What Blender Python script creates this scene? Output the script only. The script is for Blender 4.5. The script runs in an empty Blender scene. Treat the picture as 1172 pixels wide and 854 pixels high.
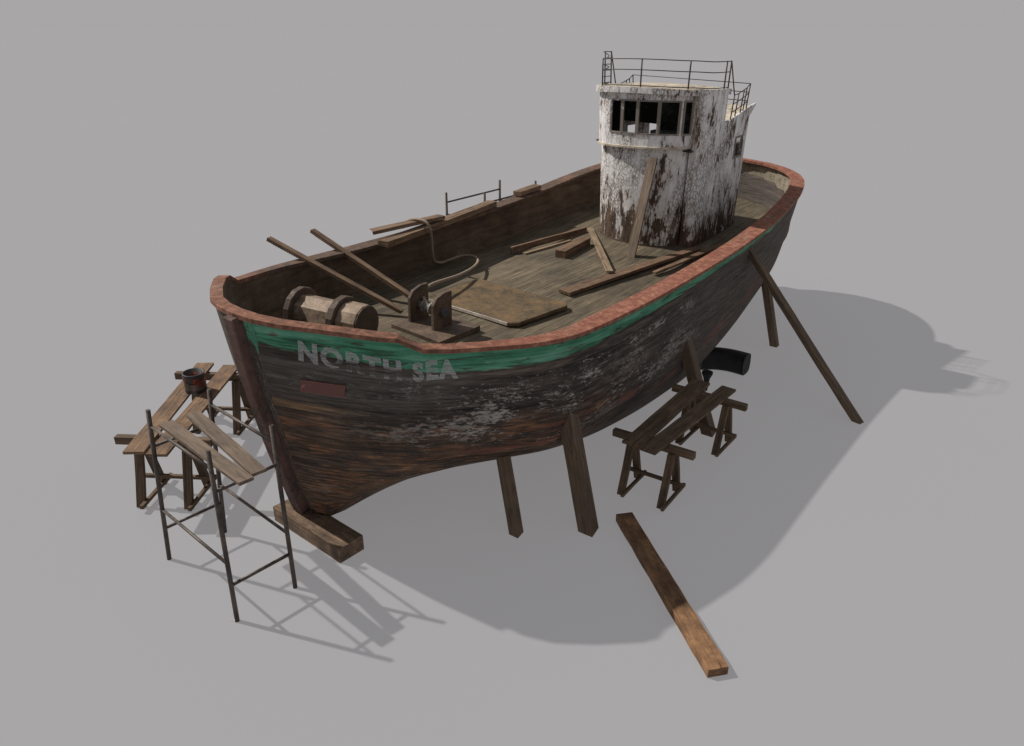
import bpy, bmesh, math, random
import numpy as np
from mathutils import Vector, Matrix

random.seed(7)
RNG = random.Random(11)
sc = bpy.context.scene
COL = sc.collection
R = math.radians

# ------------------------------------------------------------------ node helpers
class NT:
    def __init__(self, name):
        self.m = bpy.data.materials.new(name); self.m.use_nodes = True
        self.t = self.m.node_tree; self.t.nodes.clear()
        self.out = self.t.nodes.new('ShaderNodeOutputMaterial')
    def n(self, typ, ins=None, **kw):
        nd = self.t.nodes.new('ShaderNode' + typ)
        for k, v in kw.items(): setattr(nd, k, v)
        for k, v in (ins or {}).items(): self.set(nd.inputs[k], v)
        return nd
    def set(self, sock, v):
        if isinstance(v, bpy.types.NodeSocket): self.t.links.new(v, sock)
        elif isinstance(v, tuple) and sock.type == 'RGBA' and len(v) == 3: sock.default_value = (*v, 1)
        else: sock.default_value = v
    def math(self, op, a, b=0.0, c=0.0, clamp=False):
        nd = self.n('Math', operation=op, use_clamp=clamp)
        for i, v in enumerate((a, b, c)): self.set(nd.inputs[i], v)
        return nd.outputs[0]
    def mix(self, f, a, b, mode='MIX'):
        nd = self.n('Mix', data_type='RGBA', blend_type=mode, clamp_factor=True)
        self.set(nd.inputs[0], f); self.set(nd.inputs[6], a); self.set(nd.inputs[7], b)
        return nd.outputs[2]
    def ramp(self, v, stops, interp='LINEAR'):
        nd = self.n('ValToRGB'); cr = nd.color_ramp; cr.interpolation = interp
        while len(cr.elements) < len(stops): cr.elements.new(0.5)
        for e, (p, c) in zip(cr.elements, stops):
            e.position = p
            e.color = (*c, 1) if isinstance(c, tuple) else (c, c, c, 1)
        self.set(nd.inputs[0], v); return nd.outputs[0]
    def step(self, v, a, b):
        nd = self.n('MapRange', interpolation_type='SMOOTHSTEP')
        for k, x in (('Value', v), ('From Min', a), ('From Max', b)): self.set(nd.inputs[k], x)
        return nd.outputs[0]
    def vmap(self, vec, s=(1, 1, 1), l=(0, 0, 0), r=(0, 0, 0)):
        nd = self.n('Mapping'); self.set(nd.inputs['Vector'], vec)
        nd.inputs['Scale'].default_value = s; nd.inputs['Location'].default_value = l
        nd.inputs['Rotation'].default_value = r
        return nd.outputs[0]
    def noise(self, vec, scale=1.0, detail=5.0, rough=0.6, dist=0.0):
        nd = self.n('TexNoise'); self.set(nd.inputs['Vector'], vec)
        for k, v in (('Scale', scale), ('Detail', detail), ('Roughness', rough), ('Distortion', dist)): nd.inputs[k].default_value = v
        return nd.outputs['Fac']
    def objco(self, rnd=True):
        co = self.n('TexCoord').outputs['Object']
        if not rnd: return co
        r = self.n('ObjectInfo').outputs['Random']
        off = self.n('CombineXYZ', {0: self.math('MULTIPLY', r, 37.0), 1: self.math('MULTIPLY', r, 91.0), 2: self.math('MULTIPLY', r, 17.0)}).outputs[0]
        return self.n('VectorMath', {0: co, 1: off}, operation='ADD').outputs[0]
    def sep(self, v):
        nd = self.n('SeparateXYZ'); self.set(nd.inputs[0], v); return nd.outputs
    def edge(self, rad=0.015, lo=0.02, hi=0.3):
        b = self.n('Bevel', samples=4); b.inputs['Radius'].default_value = rad
        g = self.n('NewGeometry').outputs['Normal']
        d = self.n('VectorMath', {0: b.outputs[0], 1: g}, operation='DOT_PRODUCT').outputs['Value']
        return self.step(self.math('SUBTRACT', 1.0, d), lo, hi)
    def bump(self, h, strength=0.4, dist=0.01):
        nd = self.n('Bump'); self.set(nd.inputs['Height'], h)
        nd.inputs['Strength'].default_value = strength; nd.inputs['Distance'].default_value = dist
        return nd.outputs[0]
    def finish(self, color, rough=0.8, metal=0.0, normal=None, spec=0.25):
        b = self.n('BsdfPrincipled')
        self.set(b.inputs['Base Color'], color); self.set(b.inputs['Roughness'], rough); self.set(b.inputs['Metallic'], metal)
        b.inputs['Specular IOR Level'].default_value = spec
        if normal is not None: self.set(b.inputs['Normal'], normal)
        self.t.links.new(b.outputs[0], self.out.inputs[0]); self.bsdf = b
        return self.m

def wood(name, dark, mid, light, wear=None, grime=0.5, gw=(0.5, 0.2, 0.3)):
    k = NT(name); co = k.objco()
    g = k.noise(k.vmap(co, (1.3, 20, 20)), 1.0, 6, 0.65, 0.6)
    f = k.noise(k.vmap(co, (5, 60, 60)), 1.0, 3, 0.6)
    mo = k.noise(co, 3.2, 6, 0.7)
    v = k.math('ADD', k.math('MULTIPLY', g, gw[0]), k.math('ADD', k.math('MULTIPLY', f, gw[1]), k.math('MULTIPLY', mo, gw[2])))
    c = k.ramp(v, [(0.36, dark), (0.5, mid), (0.62, light)])
    gr = k.step(k.noise(k.vmap(co, (2.2, 5, 5)), 1.0, 8, 0.75), 0.5, 0.68)
    c = k.mix(k.math('MULTIPLY', gr, grime), c, tuple(x * 0.35 for x in dark))
    crack = k.step(k.noise(k.vmap(co, (0.9, 26, 26), (3, 5, 1)), 1.0, 4, 0.5, 1.0), 0.36, 0.30)
    c = k.mix(k.math('MULTIPLY', crack, 0.6), c, tuple(x * 0.3 for x in dark))
    e = k.math('MULTIPLY', k.edge(0.014), k.step(k.noise(co, 9, 4, 0.7), 0.36, 0.6))
    c = k.mix(k.math('MULTIPLY', e, 0.7), c, wear or tuple(min(1, x * 1.8) for x in light))
    h = k.math('SUBTRACT', k.math('ADD', g, k.math('MULTIPLY', f, 0.5)), crack)
    return k.finish(c, k.ramp(mo, [(0.3, 0.65), (0.7, 0.9)]), 0, k.bump(h, 0.5, 0.012))

M = {}
M['wood'] = wood('weathered_wood', (0.07, 0.043, 0.027), (0.17, 0.104, 0.063), (0.29, 0.185, 0.113), gw=(0.35, 0.2, 0.45))
M['prop'] = wood('dark_prop_wood', (0.075, 0.052, 0.036), (0.13, 0.09, 0.06), (0.20, 0.14, 0.093))
M['warm'] = wood('warm_beam_wood', (0.075, 0.043, 0.025), (0.175, 0.095, 0.05), (0.33, 0.18, 0.09), gw=(0.2, 0.15, 0.65))
M['block'] = wood('keel_block_wood', (0.065, 0.045, 0.031), (0.15, 0.10, 0.066), (0.28, 0.19, 0.12), gw=(0.25, 0.15, 0.6))
M['plank'] = wood('grey_plank_wood', (0.09, 0.066, 0.05), (0.155, 0.115, 0.086), (0.23, 0.175, 0.13))
M['tan'] = wood('tan_plank_wood', (0.13, 0.09, 0.055), (0.23, 0.165, 0.105), (0.33, 0.25, 0.165))
M['deckplank'] = wood('loose_deck_plank', (0.065, 0.04, 0.026), (0.15, 0.092, 0.058), (0.26, 0.168, 0.105))
M['railplank'] = wood('rail_plank_wood', (0.075, 0.047, 0.03), (0.17, 0.11, 0.07), (0.28, 0.188, 0.118))
M['trestle'] = wood('trestle_wood', (0.05, 0.034, 0.022), (0.115, 0.076, 0.048), (0.20, 0.135, 0.085))

def metal(name, a, b, c, rough=0.6, spec=0.4, wear=(0.35, 0.31, 0.27)):
    k = NT(name); co = k.objco()
    n1 = k.noise(co, 4, 7, 0.7); n2 = k.noise(co, 30, 4, 0.6)
    v = k.math('ADD', k.math('MULTIPLY', n1, 0.7), k.math('MULTIPLY', n2, 0.3))
    col = k.ramp(v, [(0.38, a), (0.5, b), (0.62, c)])
    e = k.math('MULTIPLY', k.edge(0.01), k.step(n1, 0.4, 0.6))
    col = k.mix(k.math('MULTIPLY', e, 0.6), col, wear)
    return k.finish(col, k.ramp(n2, [(0.3, rough - 0.15), (0.7, rough + 0.2)]), 0.15, k.bump(v, 0.25, 0.006), spec)
M['tube'] = metal('dark_steel_tube', (0.04, 0.032, 0.028), (0.075, 0.06, 0.051), (0.15, 0.105, 0.08), 0.5)
M['rust'] = metal('rusty_iron', (0.062, 0.042, 0.03), (0.11, 0.075, 0.052), (0.175, 0.12, 0.082), 0.65)
M['drum'] = metal('worn_drum_plate', (0.12, 0.085, 0.06), (0.25, 0.18, 0.125), (0.40, 0.30, 0.22), 0.65, wear=(0.6, 0.5, 0.42))
M['drumdark'] = metal('dark_drum_plate', (0.05, 0.034, 0.024), (0.085, 0.057, 0.04), (0.125, 0.086, 0.06), 0.7, wear=(0.55, 0.46, 0.38))
M['hatch'] = metal('rust_hatch_plate', (0.06, 0.044, 0.026), (0.13, 0.088, 0.046), (0.20, 0.122, 0.056), 0.7, wear=(0.62, 0.58, 0.52))
M['bright'] = metal('lit_edge_highlight', (0.42, 0.36, 0.3), (0.6, 0.53, 0.46), (0.78, 0.72, 0.65), 0.6)  # pale tone for the hatch's lit edge, the highlight put into the colour
M['steel'] = metal('bare_roller_steel', (0.10, 0.095, 0.09), (0.2, 0.19, 0.18), (0.42, 0.40, 0.38), 0.4)
M['bolt'] = metal('blue_black_bolt', (0.05, 0.055, 0.065), (0.075, 0.08, 0.095), (0.11, 0.115, 0.13), 0.5)
M['rail'] = metal('thin_rail_iron', (0.035, 0.03, 0.028), (0.055, 0.046, 0.042), (0.10, 0.075, 0.06), 0.55)
M['rubber'] = metal('black_rubber', (0.010, 0.010, 0.010), (0.015, 0.015, 0.015), (0.024, 0.024, 0.023), 0.6, 0.3, (0.05, 0.045, 0.045))

def mk_rope():
    k = NT('rope_fibre'); co = k.objco()
    w = k.noise(co, 60, 3, 0.6)
    return k.finish(k.ramp(w, [(0.35, (0.20, 0.15, 0.11)), (0.65, (0.40, 0.32, 0.25))]), 0.9, 0, k.bump(w, 0.6, 0.004))
M['rope'] = mk_rope()

def mk_ground():
    k = NT('studio_floor'); co = k.n('TexCoord').outputs['Object']
    v = k.noise(co, 0.15, 3, 0.5)
    d = k.n('BsdfDiffuse'); k.set(d.inputs[0], k.ramp(v, [(0.3, (GA * 0.97, GA * 0.98, GA * 1.02)), (0.7, (GA * 0.99, GA * 1.0, GA * 1.045))]))
    e = k.n('Emission'); e.inputs[0].default_value = (1.0, 0.967, 0.98, 1); e.inputs[1].default_value = GE  # glow added to the floor so the shadows cast on it stay light
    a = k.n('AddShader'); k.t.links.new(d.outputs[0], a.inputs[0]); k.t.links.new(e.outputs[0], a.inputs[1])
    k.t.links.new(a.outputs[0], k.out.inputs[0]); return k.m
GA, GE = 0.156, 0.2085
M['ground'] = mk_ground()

def mk_hull():
    k = NT('hull_planking'); uv = k.n('TexCoord').outputs['UV']
    s = k.sep(uv); u, v = s[0], s[1]           # metres along the rail, metres down from the rail
    stre = k.noise(k.vmap(uv, (0.55, 9, 1)), 1.0, 7, 0.68, 0.8)
    fine = k.noise(k.vmap(uv, (2.5, 30, 1)), 1.0, 5, 0.65, 0.3)
    blot = k.noise(k.vmap(uv, (0.8, 1.6, 1), (4, 2, 0)), 1.0, 7, 0.7)
    scr = k.noise(k.vmap(uv, (1.1, 46, 1), (5, 5, 0)), 1.0, 6, 0.7, 0.4)
    t = k.math('ADD', k.math('MULTIPLY', stre, 0.42), k.math('ADD', k.math('MULTIPLY', fine, 0.33), k.math('MULTIPLY', blot, 0.25)))
    c = k.ramp(t, [(0.40, (0.016, 0.014, 0.013)), (0.465, (0.045, 0.037, 0.032)), (0.52, (0.082, 0.064, 0.053)), (0.60, (0.17, 0.135, 0.11))])
    # grey faded upper strake near the bow, and grey timber aft
    grey = k.math('MULTIPLY', k.step(v, 0.22, 0.32), k.math('SUBTRACT', 1.0, k.step(k.math('ADD', v, k.math('MULTIPLY', blot, 0.5)), 0.85, 1.1)))
    grey = k.math('MULTIPLY', grey, k.math('SUBTRACT', 1.0, k.step(u, 2.2, 3.0)))
    c = k.mix(k.math('MULTIPLY', grey, 0.8), c, k.ramp(k.math('ADD', k.math('MULTIPLY', stre, 0.5), k.math('MULTIPLY', fine, 0.5)), [(0.38, (0.055, 0.048, 0.042)), (0.5, (0.105, 0.092, 0.081)), (0.62, (0.165, 0.147, 0.13))]))
    aft = k.step(u, 6.0, 8.5)
    c = k.mix(k.math('MULTIPLY', aft, 0.6), c, k.ramp(fine, [(0.3, (0.06, 0.05, 0.043)), (0.7, (0.125, 0.105, 0.09))]))
    # near-black tar patches
    tar = k.math('MULTIPLY', k.step(k.noise(k.vmap(uv, (0.7, 1.8, 1), (9, 1, 0)), 1.0, 6, 0.65), 0.5, 0.58), k.math('SUBTRACT', 1.0, k.step(u, 5.0, 6.5)))
    tar = k.math('MULTIPLY', tar, k.math('MULTIPLY', k.step(v, 0.35, 0.6), k.math('SUBTRACT', 1.0, k.step(v, 1.4, 1.8))))
    c = k.mix(k.math('MULTIPLY', tar, 0.85), c, (0.032, 0.029, 0.027))
    # bare orange-brown wood streaks low at the bow
    low = k.math('MULTIPLY', k.step(v, 0.75, 1.3), k.math('SUBTRACT', 1.0, k.step(u, 3.5, 6.5)))
    brn = k.math('MULTIPLY', low, k.step(blot, 0.36, 0.6))
    c = k.mix(k.math('MULTIPLY', brn, 0.7), c, k.ramp(t, [(0.40, (0.028, 0.02, 0.016)), (0.48, (0.085, 0.053, 0.035)), (0.55, (0.15, 0.09, 0.055)), (0.64, (0.24, 0.14, 0.082))]))
    ors = k.math('MULTIPLY', k.step(k.noise(k.vmap(uv, (0.8, 9, 1), (7, 3, 0)), 1.0, 8, 0.75, 1.0), 0.47, 0.60), k.step(k.noise(k.vmap(uv, (1.4, 3.0, 1), (3, 9, 0)), 1.0, 6, 0.7), 0.40, 0.62))
    c = k.mix(k.math('MULTIPLY', k.math('MULTIPLY', low, ors), 0.9), c, k.ramp(fine, [(0.38, (0.11, 0.05, 0.027)), (0.5, (0.26, 0.12, 0.06)), (0.62, (0.45, 0.225, 0.11))]))
    # one pale bare plank by the stem
    pl = k.math('MULTIPLY', k.step(v, 0.84, 0.87), k.math('SUBTRACT', 1.0, k.step(v, 0.94, 0.97)))
    pl = k.math('MULTIPLY', pl, k.math('SUBTRACT', 1.0, k.step(k.math('ADD', u, k.math('MULTIPLY', blot, 0.8)), 1.1, 1.7)))
    c = k.mix(k.math('MULTIPLY', pl, 0.8), c, k.ramp(fine, [(0.32, (0.13, 0.075, 0.042)), (0.68, (0.33, 0.2, 0.11))]))
    # red-lead traces along the waterline
    red = k.math('MULTIPLY', k.step(k.noise(k.vmap(uv, (0.5, 4, 1), (1, 8, 0)), 1.0, 6, 0.7, 0.6), 0.52, 0.6),
                 k.math('MULTIPLY', k.step(v, 1.15, 1.3), k.math('SUBTRACT', 1.0, k.step(v, 1.5, 1.75))))
    red = k.math('MULTIPLY', red, k.step(u, 2.0, 3.6))
    c = k.mix(k.math('MULTIPLY', red, 0.6), c, (0.22, 0.075, 0.052))
    dk = k.math('MULTIPLY', k.step(scr, 0.44, 0.37), k.step(v, 0.3, 0.5))
    c = k.mix(k.math('MULTIPLY', dk, 0.6), c, (0.014, 0.012, 0.011))
    rs = k.math('MULTIPLY', k.step(k.noise(k.vmap(uv, (0.9, 24, 1), (2, 7, 0)), 1.0, 6, 0.7, 0.5), 0.60, 0.66), k.step(v, 0.7, 1.1))
    c = k.mix(k.math('MULTIPLY', rs, 0.6), c, (0.26, 0.095, 0.055))
    # chalky white flecks amidships
    zone = k.math('MULTIPLY', k.step(u, 0.6, 3.2), k.math('SUBTRACT', 1.0, k.step(u, 5.5, 9.5)))
    zone = k.math('MULTIPLY', zone, k.math('MULTIPLY', k.step(v, 0.28, 0.42), k.math('SUBTRACT', 1.0, k.step(v, 1.25, 1.6))))
    fl = k.noise(k.vmap(uv, (9, 21, 1)), 1.0, 8, 0.8, 0.3)
    cl = k.noise(k.vmap(uv, (0.9, 2.2, 1), (3, 3, 0)), 1.0, 4, 0.6)
    fleck = k.step(k.math('ADD', fl, k.math('MULTIPLY', k.math('SUBTRACT', cl, 0.5), 0.75)), 0.545, 0.625)
    c = k.mix(k.math('MULTIPLY', k.math('MULTIPLY', fleck, zone), 0.9), c, k.ramp(fine, [(0.35, (0.26, 0.235, 0.21)), (0.65, (0.45, 0.42, 0.385))]))
    fl2 = k.math('MULTIPLY', k.step(k.math('ADD', fl, k.math('MULTIPLY', k.math('SUBTRACT', blot, 0.5), 0.8)), 0.62, 0.7), k.step(v, 0.3, 0.5))
    c = k.mix(k.math('MULTIPLY', fl2, 0.4), c, (0.30, 0.29, 0.27))
    # green sheer band
    hgt = k.ramp(k.math('DIVIDE', u, 12.0), [(0.0, .11), (.09, .14), (.2, .26), (.32, .245), (.55, .16), (.85, .10)])
    edge = k.math('SUBTRACT', v, k.math('MULTIPLY', k.math('SUBTRACT', k.math('ADD', k.math('MULTIPLY', stre, 0.6), k.math('MULTIPLY', fine, 0.4)), 0.5), 0.30))
    band = k.math('SUBTRACT', 1.0, k.step(k.math('SUBTRACT', edge, hgt), -0.012, 0.012))
    band = k.math('MULTIPLY', band, k.math('SUBTRACT', 1.0, k.step(u, 11.0, 12.2)))
    peel = k.step(k.noise(k.vmap(uv, (2.0, 13, 1), (2, 2, 0)), 1.0, 7, 0.72, 0.5), 0.38, 0.45)
    gcol = k.ramp(k.math('ADD', k.math('MULTIPLY', stre, 0.6), k.math('MULTIPLY', blot, 0.4)),
                  [(0.40, (0.03, 0.11, 0.066)), (0.5, (0.066, 0.245, 0.145)), (0.60, (0.15, 0.36, 0.25))])
    gcol = k.mix(k.step(k.noise(k.vmap(uv, (3, 9, 1)), 1.0, 6, 0.7), 0.6, 0.72), gcol, (0.24, 0.34, 0.29))
    c = k.mix(k.math('MULTIPLY', band, peel), c, gcol)
    # plank seams
    w = k.math('FRACT', k.math('DIVIDE', k.math('ADD', v, k.math('MULTIPLY', k.math('SUBTRACT', k.noise(k.vmap(uv, (0.4, 0.4, 1)), 1.0, 2), 0.5), 0.06)), 0.185))
    seam = k.math('MINIMUM', k.math('MULTIPLY', w, 12.0), k.math('MULTIPLY', k.math('SUBTRACT', 1.0, w), 12.0), clamp=True)
    sm = k.math('MULTIPLY', k.math('SUBTRACT', 1.0, seam), k.step(k.noise(k.vmap(uv, (1.2, 3, 1)), 1.0, 4), 0.38, 0.6))
    c = k.mix(k.math('MULTIPLY', sm, 0.55), c, (0.02, 0.017, 0.015))
    h = k.math('ADD', k.math('MULTIPLY', stre, 0.6), k.math('SUBTRACT', k.math('MULTIPLY', fine, 0.5), k.math('MULTIPLY', sm, 0.6)))
    return k.finish(c, 0.82, 0, k.bump(h, 0.55, 0.02), 0.2)
M['hull'] = mk_hull()

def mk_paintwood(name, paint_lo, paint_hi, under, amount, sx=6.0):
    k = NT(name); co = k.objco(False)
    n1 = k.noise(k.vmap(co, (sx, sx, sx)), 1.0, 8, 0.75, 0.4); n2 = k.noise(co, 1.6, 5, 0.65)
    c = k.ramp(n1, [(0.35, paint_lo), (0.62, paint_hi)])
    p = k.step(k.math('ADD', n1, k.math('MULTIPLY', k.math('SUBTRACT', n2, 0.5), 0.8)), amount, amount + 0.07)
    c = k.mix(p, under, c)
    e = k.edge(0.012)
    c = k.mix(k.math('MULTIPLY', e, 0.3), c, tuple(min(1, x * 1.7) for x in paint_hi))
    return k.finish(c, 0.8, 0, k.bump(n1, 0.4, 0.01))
def mk_cap():
    k = NT('red_rail_cap'); co = k.objco(False); x = k.sep(co)[0]
    n1 = k.noise(co, 9.0, 8, 0.75, 0.4); n2 = k.noise(co, 1.6, 5, 0.65); n3 = k.noise(co, 26.0, 5, 0.7)
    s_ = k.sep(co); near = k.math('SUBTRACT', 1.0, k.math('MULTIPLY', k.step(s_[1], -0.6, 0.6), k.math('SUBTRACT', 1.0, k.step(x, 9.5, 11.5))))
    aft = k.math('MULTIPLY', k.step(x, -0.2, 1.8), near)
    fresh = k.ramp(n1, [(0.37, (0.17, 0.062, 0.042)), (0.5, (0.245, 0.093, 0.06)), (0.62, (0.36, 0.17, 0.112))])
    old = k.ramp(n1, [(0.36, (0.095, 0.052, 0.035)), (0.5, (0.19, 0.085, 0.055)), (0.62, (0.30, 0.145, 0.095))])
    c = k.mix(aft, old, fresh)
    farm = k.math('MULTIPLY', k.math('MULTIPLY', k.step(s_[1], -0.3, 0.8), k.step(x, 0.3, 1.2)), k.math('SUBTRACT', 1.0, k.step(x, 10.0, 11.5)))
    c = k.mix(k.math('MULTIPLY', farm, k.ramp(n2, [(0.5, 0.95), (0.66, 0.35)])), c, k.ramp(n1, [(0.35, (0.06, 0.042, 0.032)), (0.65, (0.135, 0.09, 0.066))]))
    p = k.step(k.math('ADD', n3, k.math('MULTIPLY', k.math('SUBTRACT', n2, 0.5), 0.8)), 0.56, 0.68)
    c = k.mix(k.math('MULTIPLY', p, 0.7), c, (0.17, 0.115, 0.08))
    fk = k.step(k.math('ADD', k.noise(co, 18, 6, 0.75), k.math('MULTIPLY', k.math('SUBTRACT', n2, 0.5), 0.5)), 0.64, 0.72)
    c = k.mix(k.math('MULTIPLY', fk, 0.5), c, (0.52, 0.38, 0.26))
    c = k.mix(k.math('MULTIPLY', k.edge(0.012), 0.35), c, (0.4, 0.24, 0.18))
    return k.finish(c, 0.85, 0, k.bump(n1, 0.4, 0.01))
M['cap'] = mk_cap()
M['stem'] = mk_paintwood('stem_post_red_brown', (0.085, 0.05, 0.042), (0.15, 0.085, 0.07), (0.065, 0.05, 0.042), 0.42)
M['redplate'] = mk_paintwood('faded_red_patch', (0.27, 0.095, 0.082), (0.40, 0.175, 0.15), (0.15, 0.07, 0.06), 0.54, 14.0)

def mk_bulwark():
    k = NT('bulwark_lining'); co = k.objco(False); x = k.sep(co)[0]
    g = k.noise(k.vmap(co, (1.2, 1.2, 9)), 1.0, 6, 0.7, 0.5); b = k.noise(co, 2.2, 7, 0.72); f = k.noise(co, 14, 5, 0.7)
    c = k.ramp(k.math('ADD', k.math('MULTIPLY', g, 0.55), k.math('MULTIPLY', b, 0.45)), [(0.36, (0.06, 0.042, 0.03)), (0.5, (0.115, 0.08, 0.055)), (0.64, (0.18, 0.13, 0.09))])
    gm = k.math('MULTIPLY', k.step(b, 0.54, 0.66), k.math('SUBTRACT', 1.0, k.step(x, 1.0, 3.0)))
    c = k.mix(k.math('MULTIPLY', gm, 0.55), c, (0.09, 0.115, 0.085))
    am = k.math('MULTIPLY', k.step(x, 11.3, 12.3), k.step(f, 0.30, 0.5))
    c = k.mix(k.math('MULTIPLY', am, 0.7), c, k.ramp(b, [(0.4, (0.2, 0.17, 0.12)), (0.6, (0.42, 0.38, 0.29))]))
    sp = k.step(k.math('ADD', f, k.math('MULTIPLY', b, 0.3)), 0.80, 0.86)
    c = k.mix(k.math('MULTIPLY', sp, 0.6), c, (0.35, 0.33, 0.28))
    return k.finish(c, 0.85, 0, k.bump(g, 0.5, 0.015))
M['bulwark'] = mk_bulwark()

def mk_deck():
    k = NT('deck_planking'); co = k.objco(False)
    # planks run fore and aft at a slight skew
    s = k.sep(co); x, y = s[0], s[1]
    row = k.math('FLOOR', k.math('DIVIDE', y, 0.16))
    rnd = k.n('TexWhiteNoise', noise_dimensions='1D'); k.set(rnd.inputs['W'], row)
    off = k.n('CombineXYZ', {0: k.math('MULTIPLY', rnd.outputs['Value'], 40.0), 1: 0.0, 2: 0.0}).outputs[0]
    pc = k.n('VectorMath', {0: co, 1: off}, operation='ADD').outputs[0]
    g = k.noise(k.vmap(pc, (0.9, 14, 4)), 1.0, 6, 0.68, 0.7); f = k.noise(k.vmap(co, (4, 40, 4)), 1.0, 4, 0.6); b = k.noise(co, 0.9, 6, 0.68)
    v = k.math('ADD', k.math('MULTIPLY', g, 0.45), k.math('ADD', k.math('MULTIPLY', f, 0.2), k.math('MULTIPLY', b, 0.35)))
    c = k.ramp(v, [(0.39, (0.042, 0.035, 0.026)), (0.47, (0.098, 0.079, 0.053)), (0.54, (0.152, 0.12, 0.079)), (0.63, (0.25, 0.197, 0.132))])
    dk = k.step(k.noise(k.vmap(co, (0.7, 1.3, 1), (6, 2, 0)), 1.0, 7, 0.7), 0.52, 0.66)
    c = k.mix(k.math('MULTIPLY', dk, 0.5), c, (0.045, 0.04, 0.032))
    c = k.mix(k.math('MULTIPLY', k.math('SUBTRACT', rnd.outputs['Value'], 0.3), 0.35), c, (0.09, 0.075, 0.055))
    st = k.step(k.noise(co, 2.6, 7, 0.72), 0.60, 0.70)
    c = k.mix(k.math('MULTIPLY', st, 0.35), c, (0.2, 0.115, 0.055))
    w = k.math('FRACT', k.math('DIVIDE', y, 0.16))
    seam = k.math('SUBTRACT', 1.0, k.math('MINIMUM', k.math('MULTIPLY', w, 14.0), k.math('MULTIPLY', k.math('SUBTRACT', 1.0, w), 14.0), clamp=True))
    c = k.mix(k.math('MULTIPLY', k.math('MULTIPLY', seam, k.step(b, 0.38, 0.6)), 0.55), c, (0.03, 0.025, 0.02))
    return k.finish(c, 0.82, 0, k.bump(k.math('SUBTRACT', g, seam), 0.45, 0.012))
M['deck'] = mk_deck()

def mk_peel(name, base_lo, base_hi, amount, low=2.35, vert=True):
    k = NT(name); co = k.objco(False); z = k.sep(co)[2]
    st = k.noise(k.vmap(co, (5.0, 5.0, 1.5)), 1.0, 8, 0.75, 0.4)
    bl = k.noise(k.vmap(co, (1.7, 1.7, 0.9), (5, 1, 2)), 1.0, 6, 0.68)
    fi = k.noise(k.vmap(co, (26, 26, 9)), 1.0, 5, 0.7)
    paint = k.ramp(k.noise(co, 3.0, 5, 0.6), [(0.3, base_lo), (0.7, base_hi)])
    # alligator cracking
    wob = k.n('VectorMath', {0: co, 1: k.n('CombineXYZ', {0: k.math('MULTIPLY', fi, 0.05), 1: k.math('MULTIPLY', fi, 0.05), 2: k.math('MULTIPLY', fi, 0.09)}).outputs[0]}, operation='ADD').outputs[0]
    vo = k.n('TexVoronoi', feature='DISTANCE_TO_EDGE'); k.set(vo.inputs['Vector'], k.vmap(wob, (19, 19, 12))); vo.inputs['Scale'].default_value = 1.0
    vo2 = k.n('TexVoronoi', feature='DISTANCE_TO_EDGE'); k.set(vo2.inputs['Vector'], k.vmap(wob, (9, 9, 1.6), (3, 1, 0))); vo2.inputs['Scale'].default_value = 1.0
    cr = k.math('MAXIMUM', k.step(vo.outputs['Distance'], 0.14, 0.04), k.step(vo2.outputs['Distance'], 0.045, 0.012))
    cr = k.math('MULTIPLY', cr, k.step(k.noise(k.vmap(co, (2.4, 2.4, 0.9), (2, 7, 4)), 1.0, 7, 0.75), 0.43, 0.58))
    under = k.ramp(k.noise(k.vmap(co, (9, 9, 2.5)), 1.0, 7, 0.75), [(0.36, (0.03, 0.024, 0.021)), (0.5, (0.085, 0.053, 0.036)), (0.64, (0.19, 0.12, 0.078))])
    lowm = k.math('SUBTRACT', 1.0, k.step(k.math('ADD', z, k.math('MULTIPLY', k.math('SUBTRACT', bl, 0.5), 1.6)), low - 0.2, low + 1.0))
    val = k.math('ADD', k.math('MULTIPLY', st, 0.6), k.math('ADD', k.math('MULTIPLY', bl, 0.4), k.math('MULTIPLY', fi, 0.12)))
    val = k.math('ADD', val, k.math('ADD', k.math('MULTIPLY', lowm, 0.095), k.math('MULTIPLY', k.math('SUBTRACT', k.noise(k.vmap(co, (12, 12, 3.5)), 1.0, 7, 0.75), 0.5), 0.35)))
    bare = k.step(val, amount, amount + 0.035)
    stain = k.step(val, amount - 0.13, amount + 0.02)
    c = k.mix(k.math('MULTIPLY', stain, 0.35), paint, (0.38, 0.27, 0.18))
    c = k.mix(k.math('MULTIPLY', cr, 0.7), c, (0.12, 0.085, 0.06))
    c = k.mix(bare, c, under)
    drip = k.math('MULTIPLY', k.step(k.noise(k.vmap(co, (9, 9, 0.35), (1, 4, 9)), 1.0, 4, 0.6), 0.58, 0.68), 0.3)
    c = k.mix(drip, c, (0.32, 0.24, 0.17))
    h = k.math('SUBTRACT', k.math('MULTIPLY', k.math('SUBTRACT', 1.0, bare), 0.6), k.math('MULTIPLY', cr, 0.6))
    return k.finish(c, 0.75, 0, k.bump(h, 0.6, 0.012), 0.3)
M['peel'] = mk_peel('peeling_white_paint', (0.70, 0.70, 0.715), (0.87, 0.865, 0.86), 0.598)
M['roofpaint'] = mk_peel('cream_roof_paint', (0.46, 0.40, 0.31), (0.66, 0.59, 0.47), 0.64, low=-5)
M['frame'] = mk_paintwood('window_frame_paint', (0.72, 0.72, 0.73), (0.88, 0.88, 0.88), (0.2, 0.17, 0.145), 0.62, 9.0)
M['inner'] = mk_paintwood('cabin_lining', (0.05, 0.05, 0.05), (0.09, 0.088, 0.085), (0.03, 0.026, 0.023), 0.42, 3.0)

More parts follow.
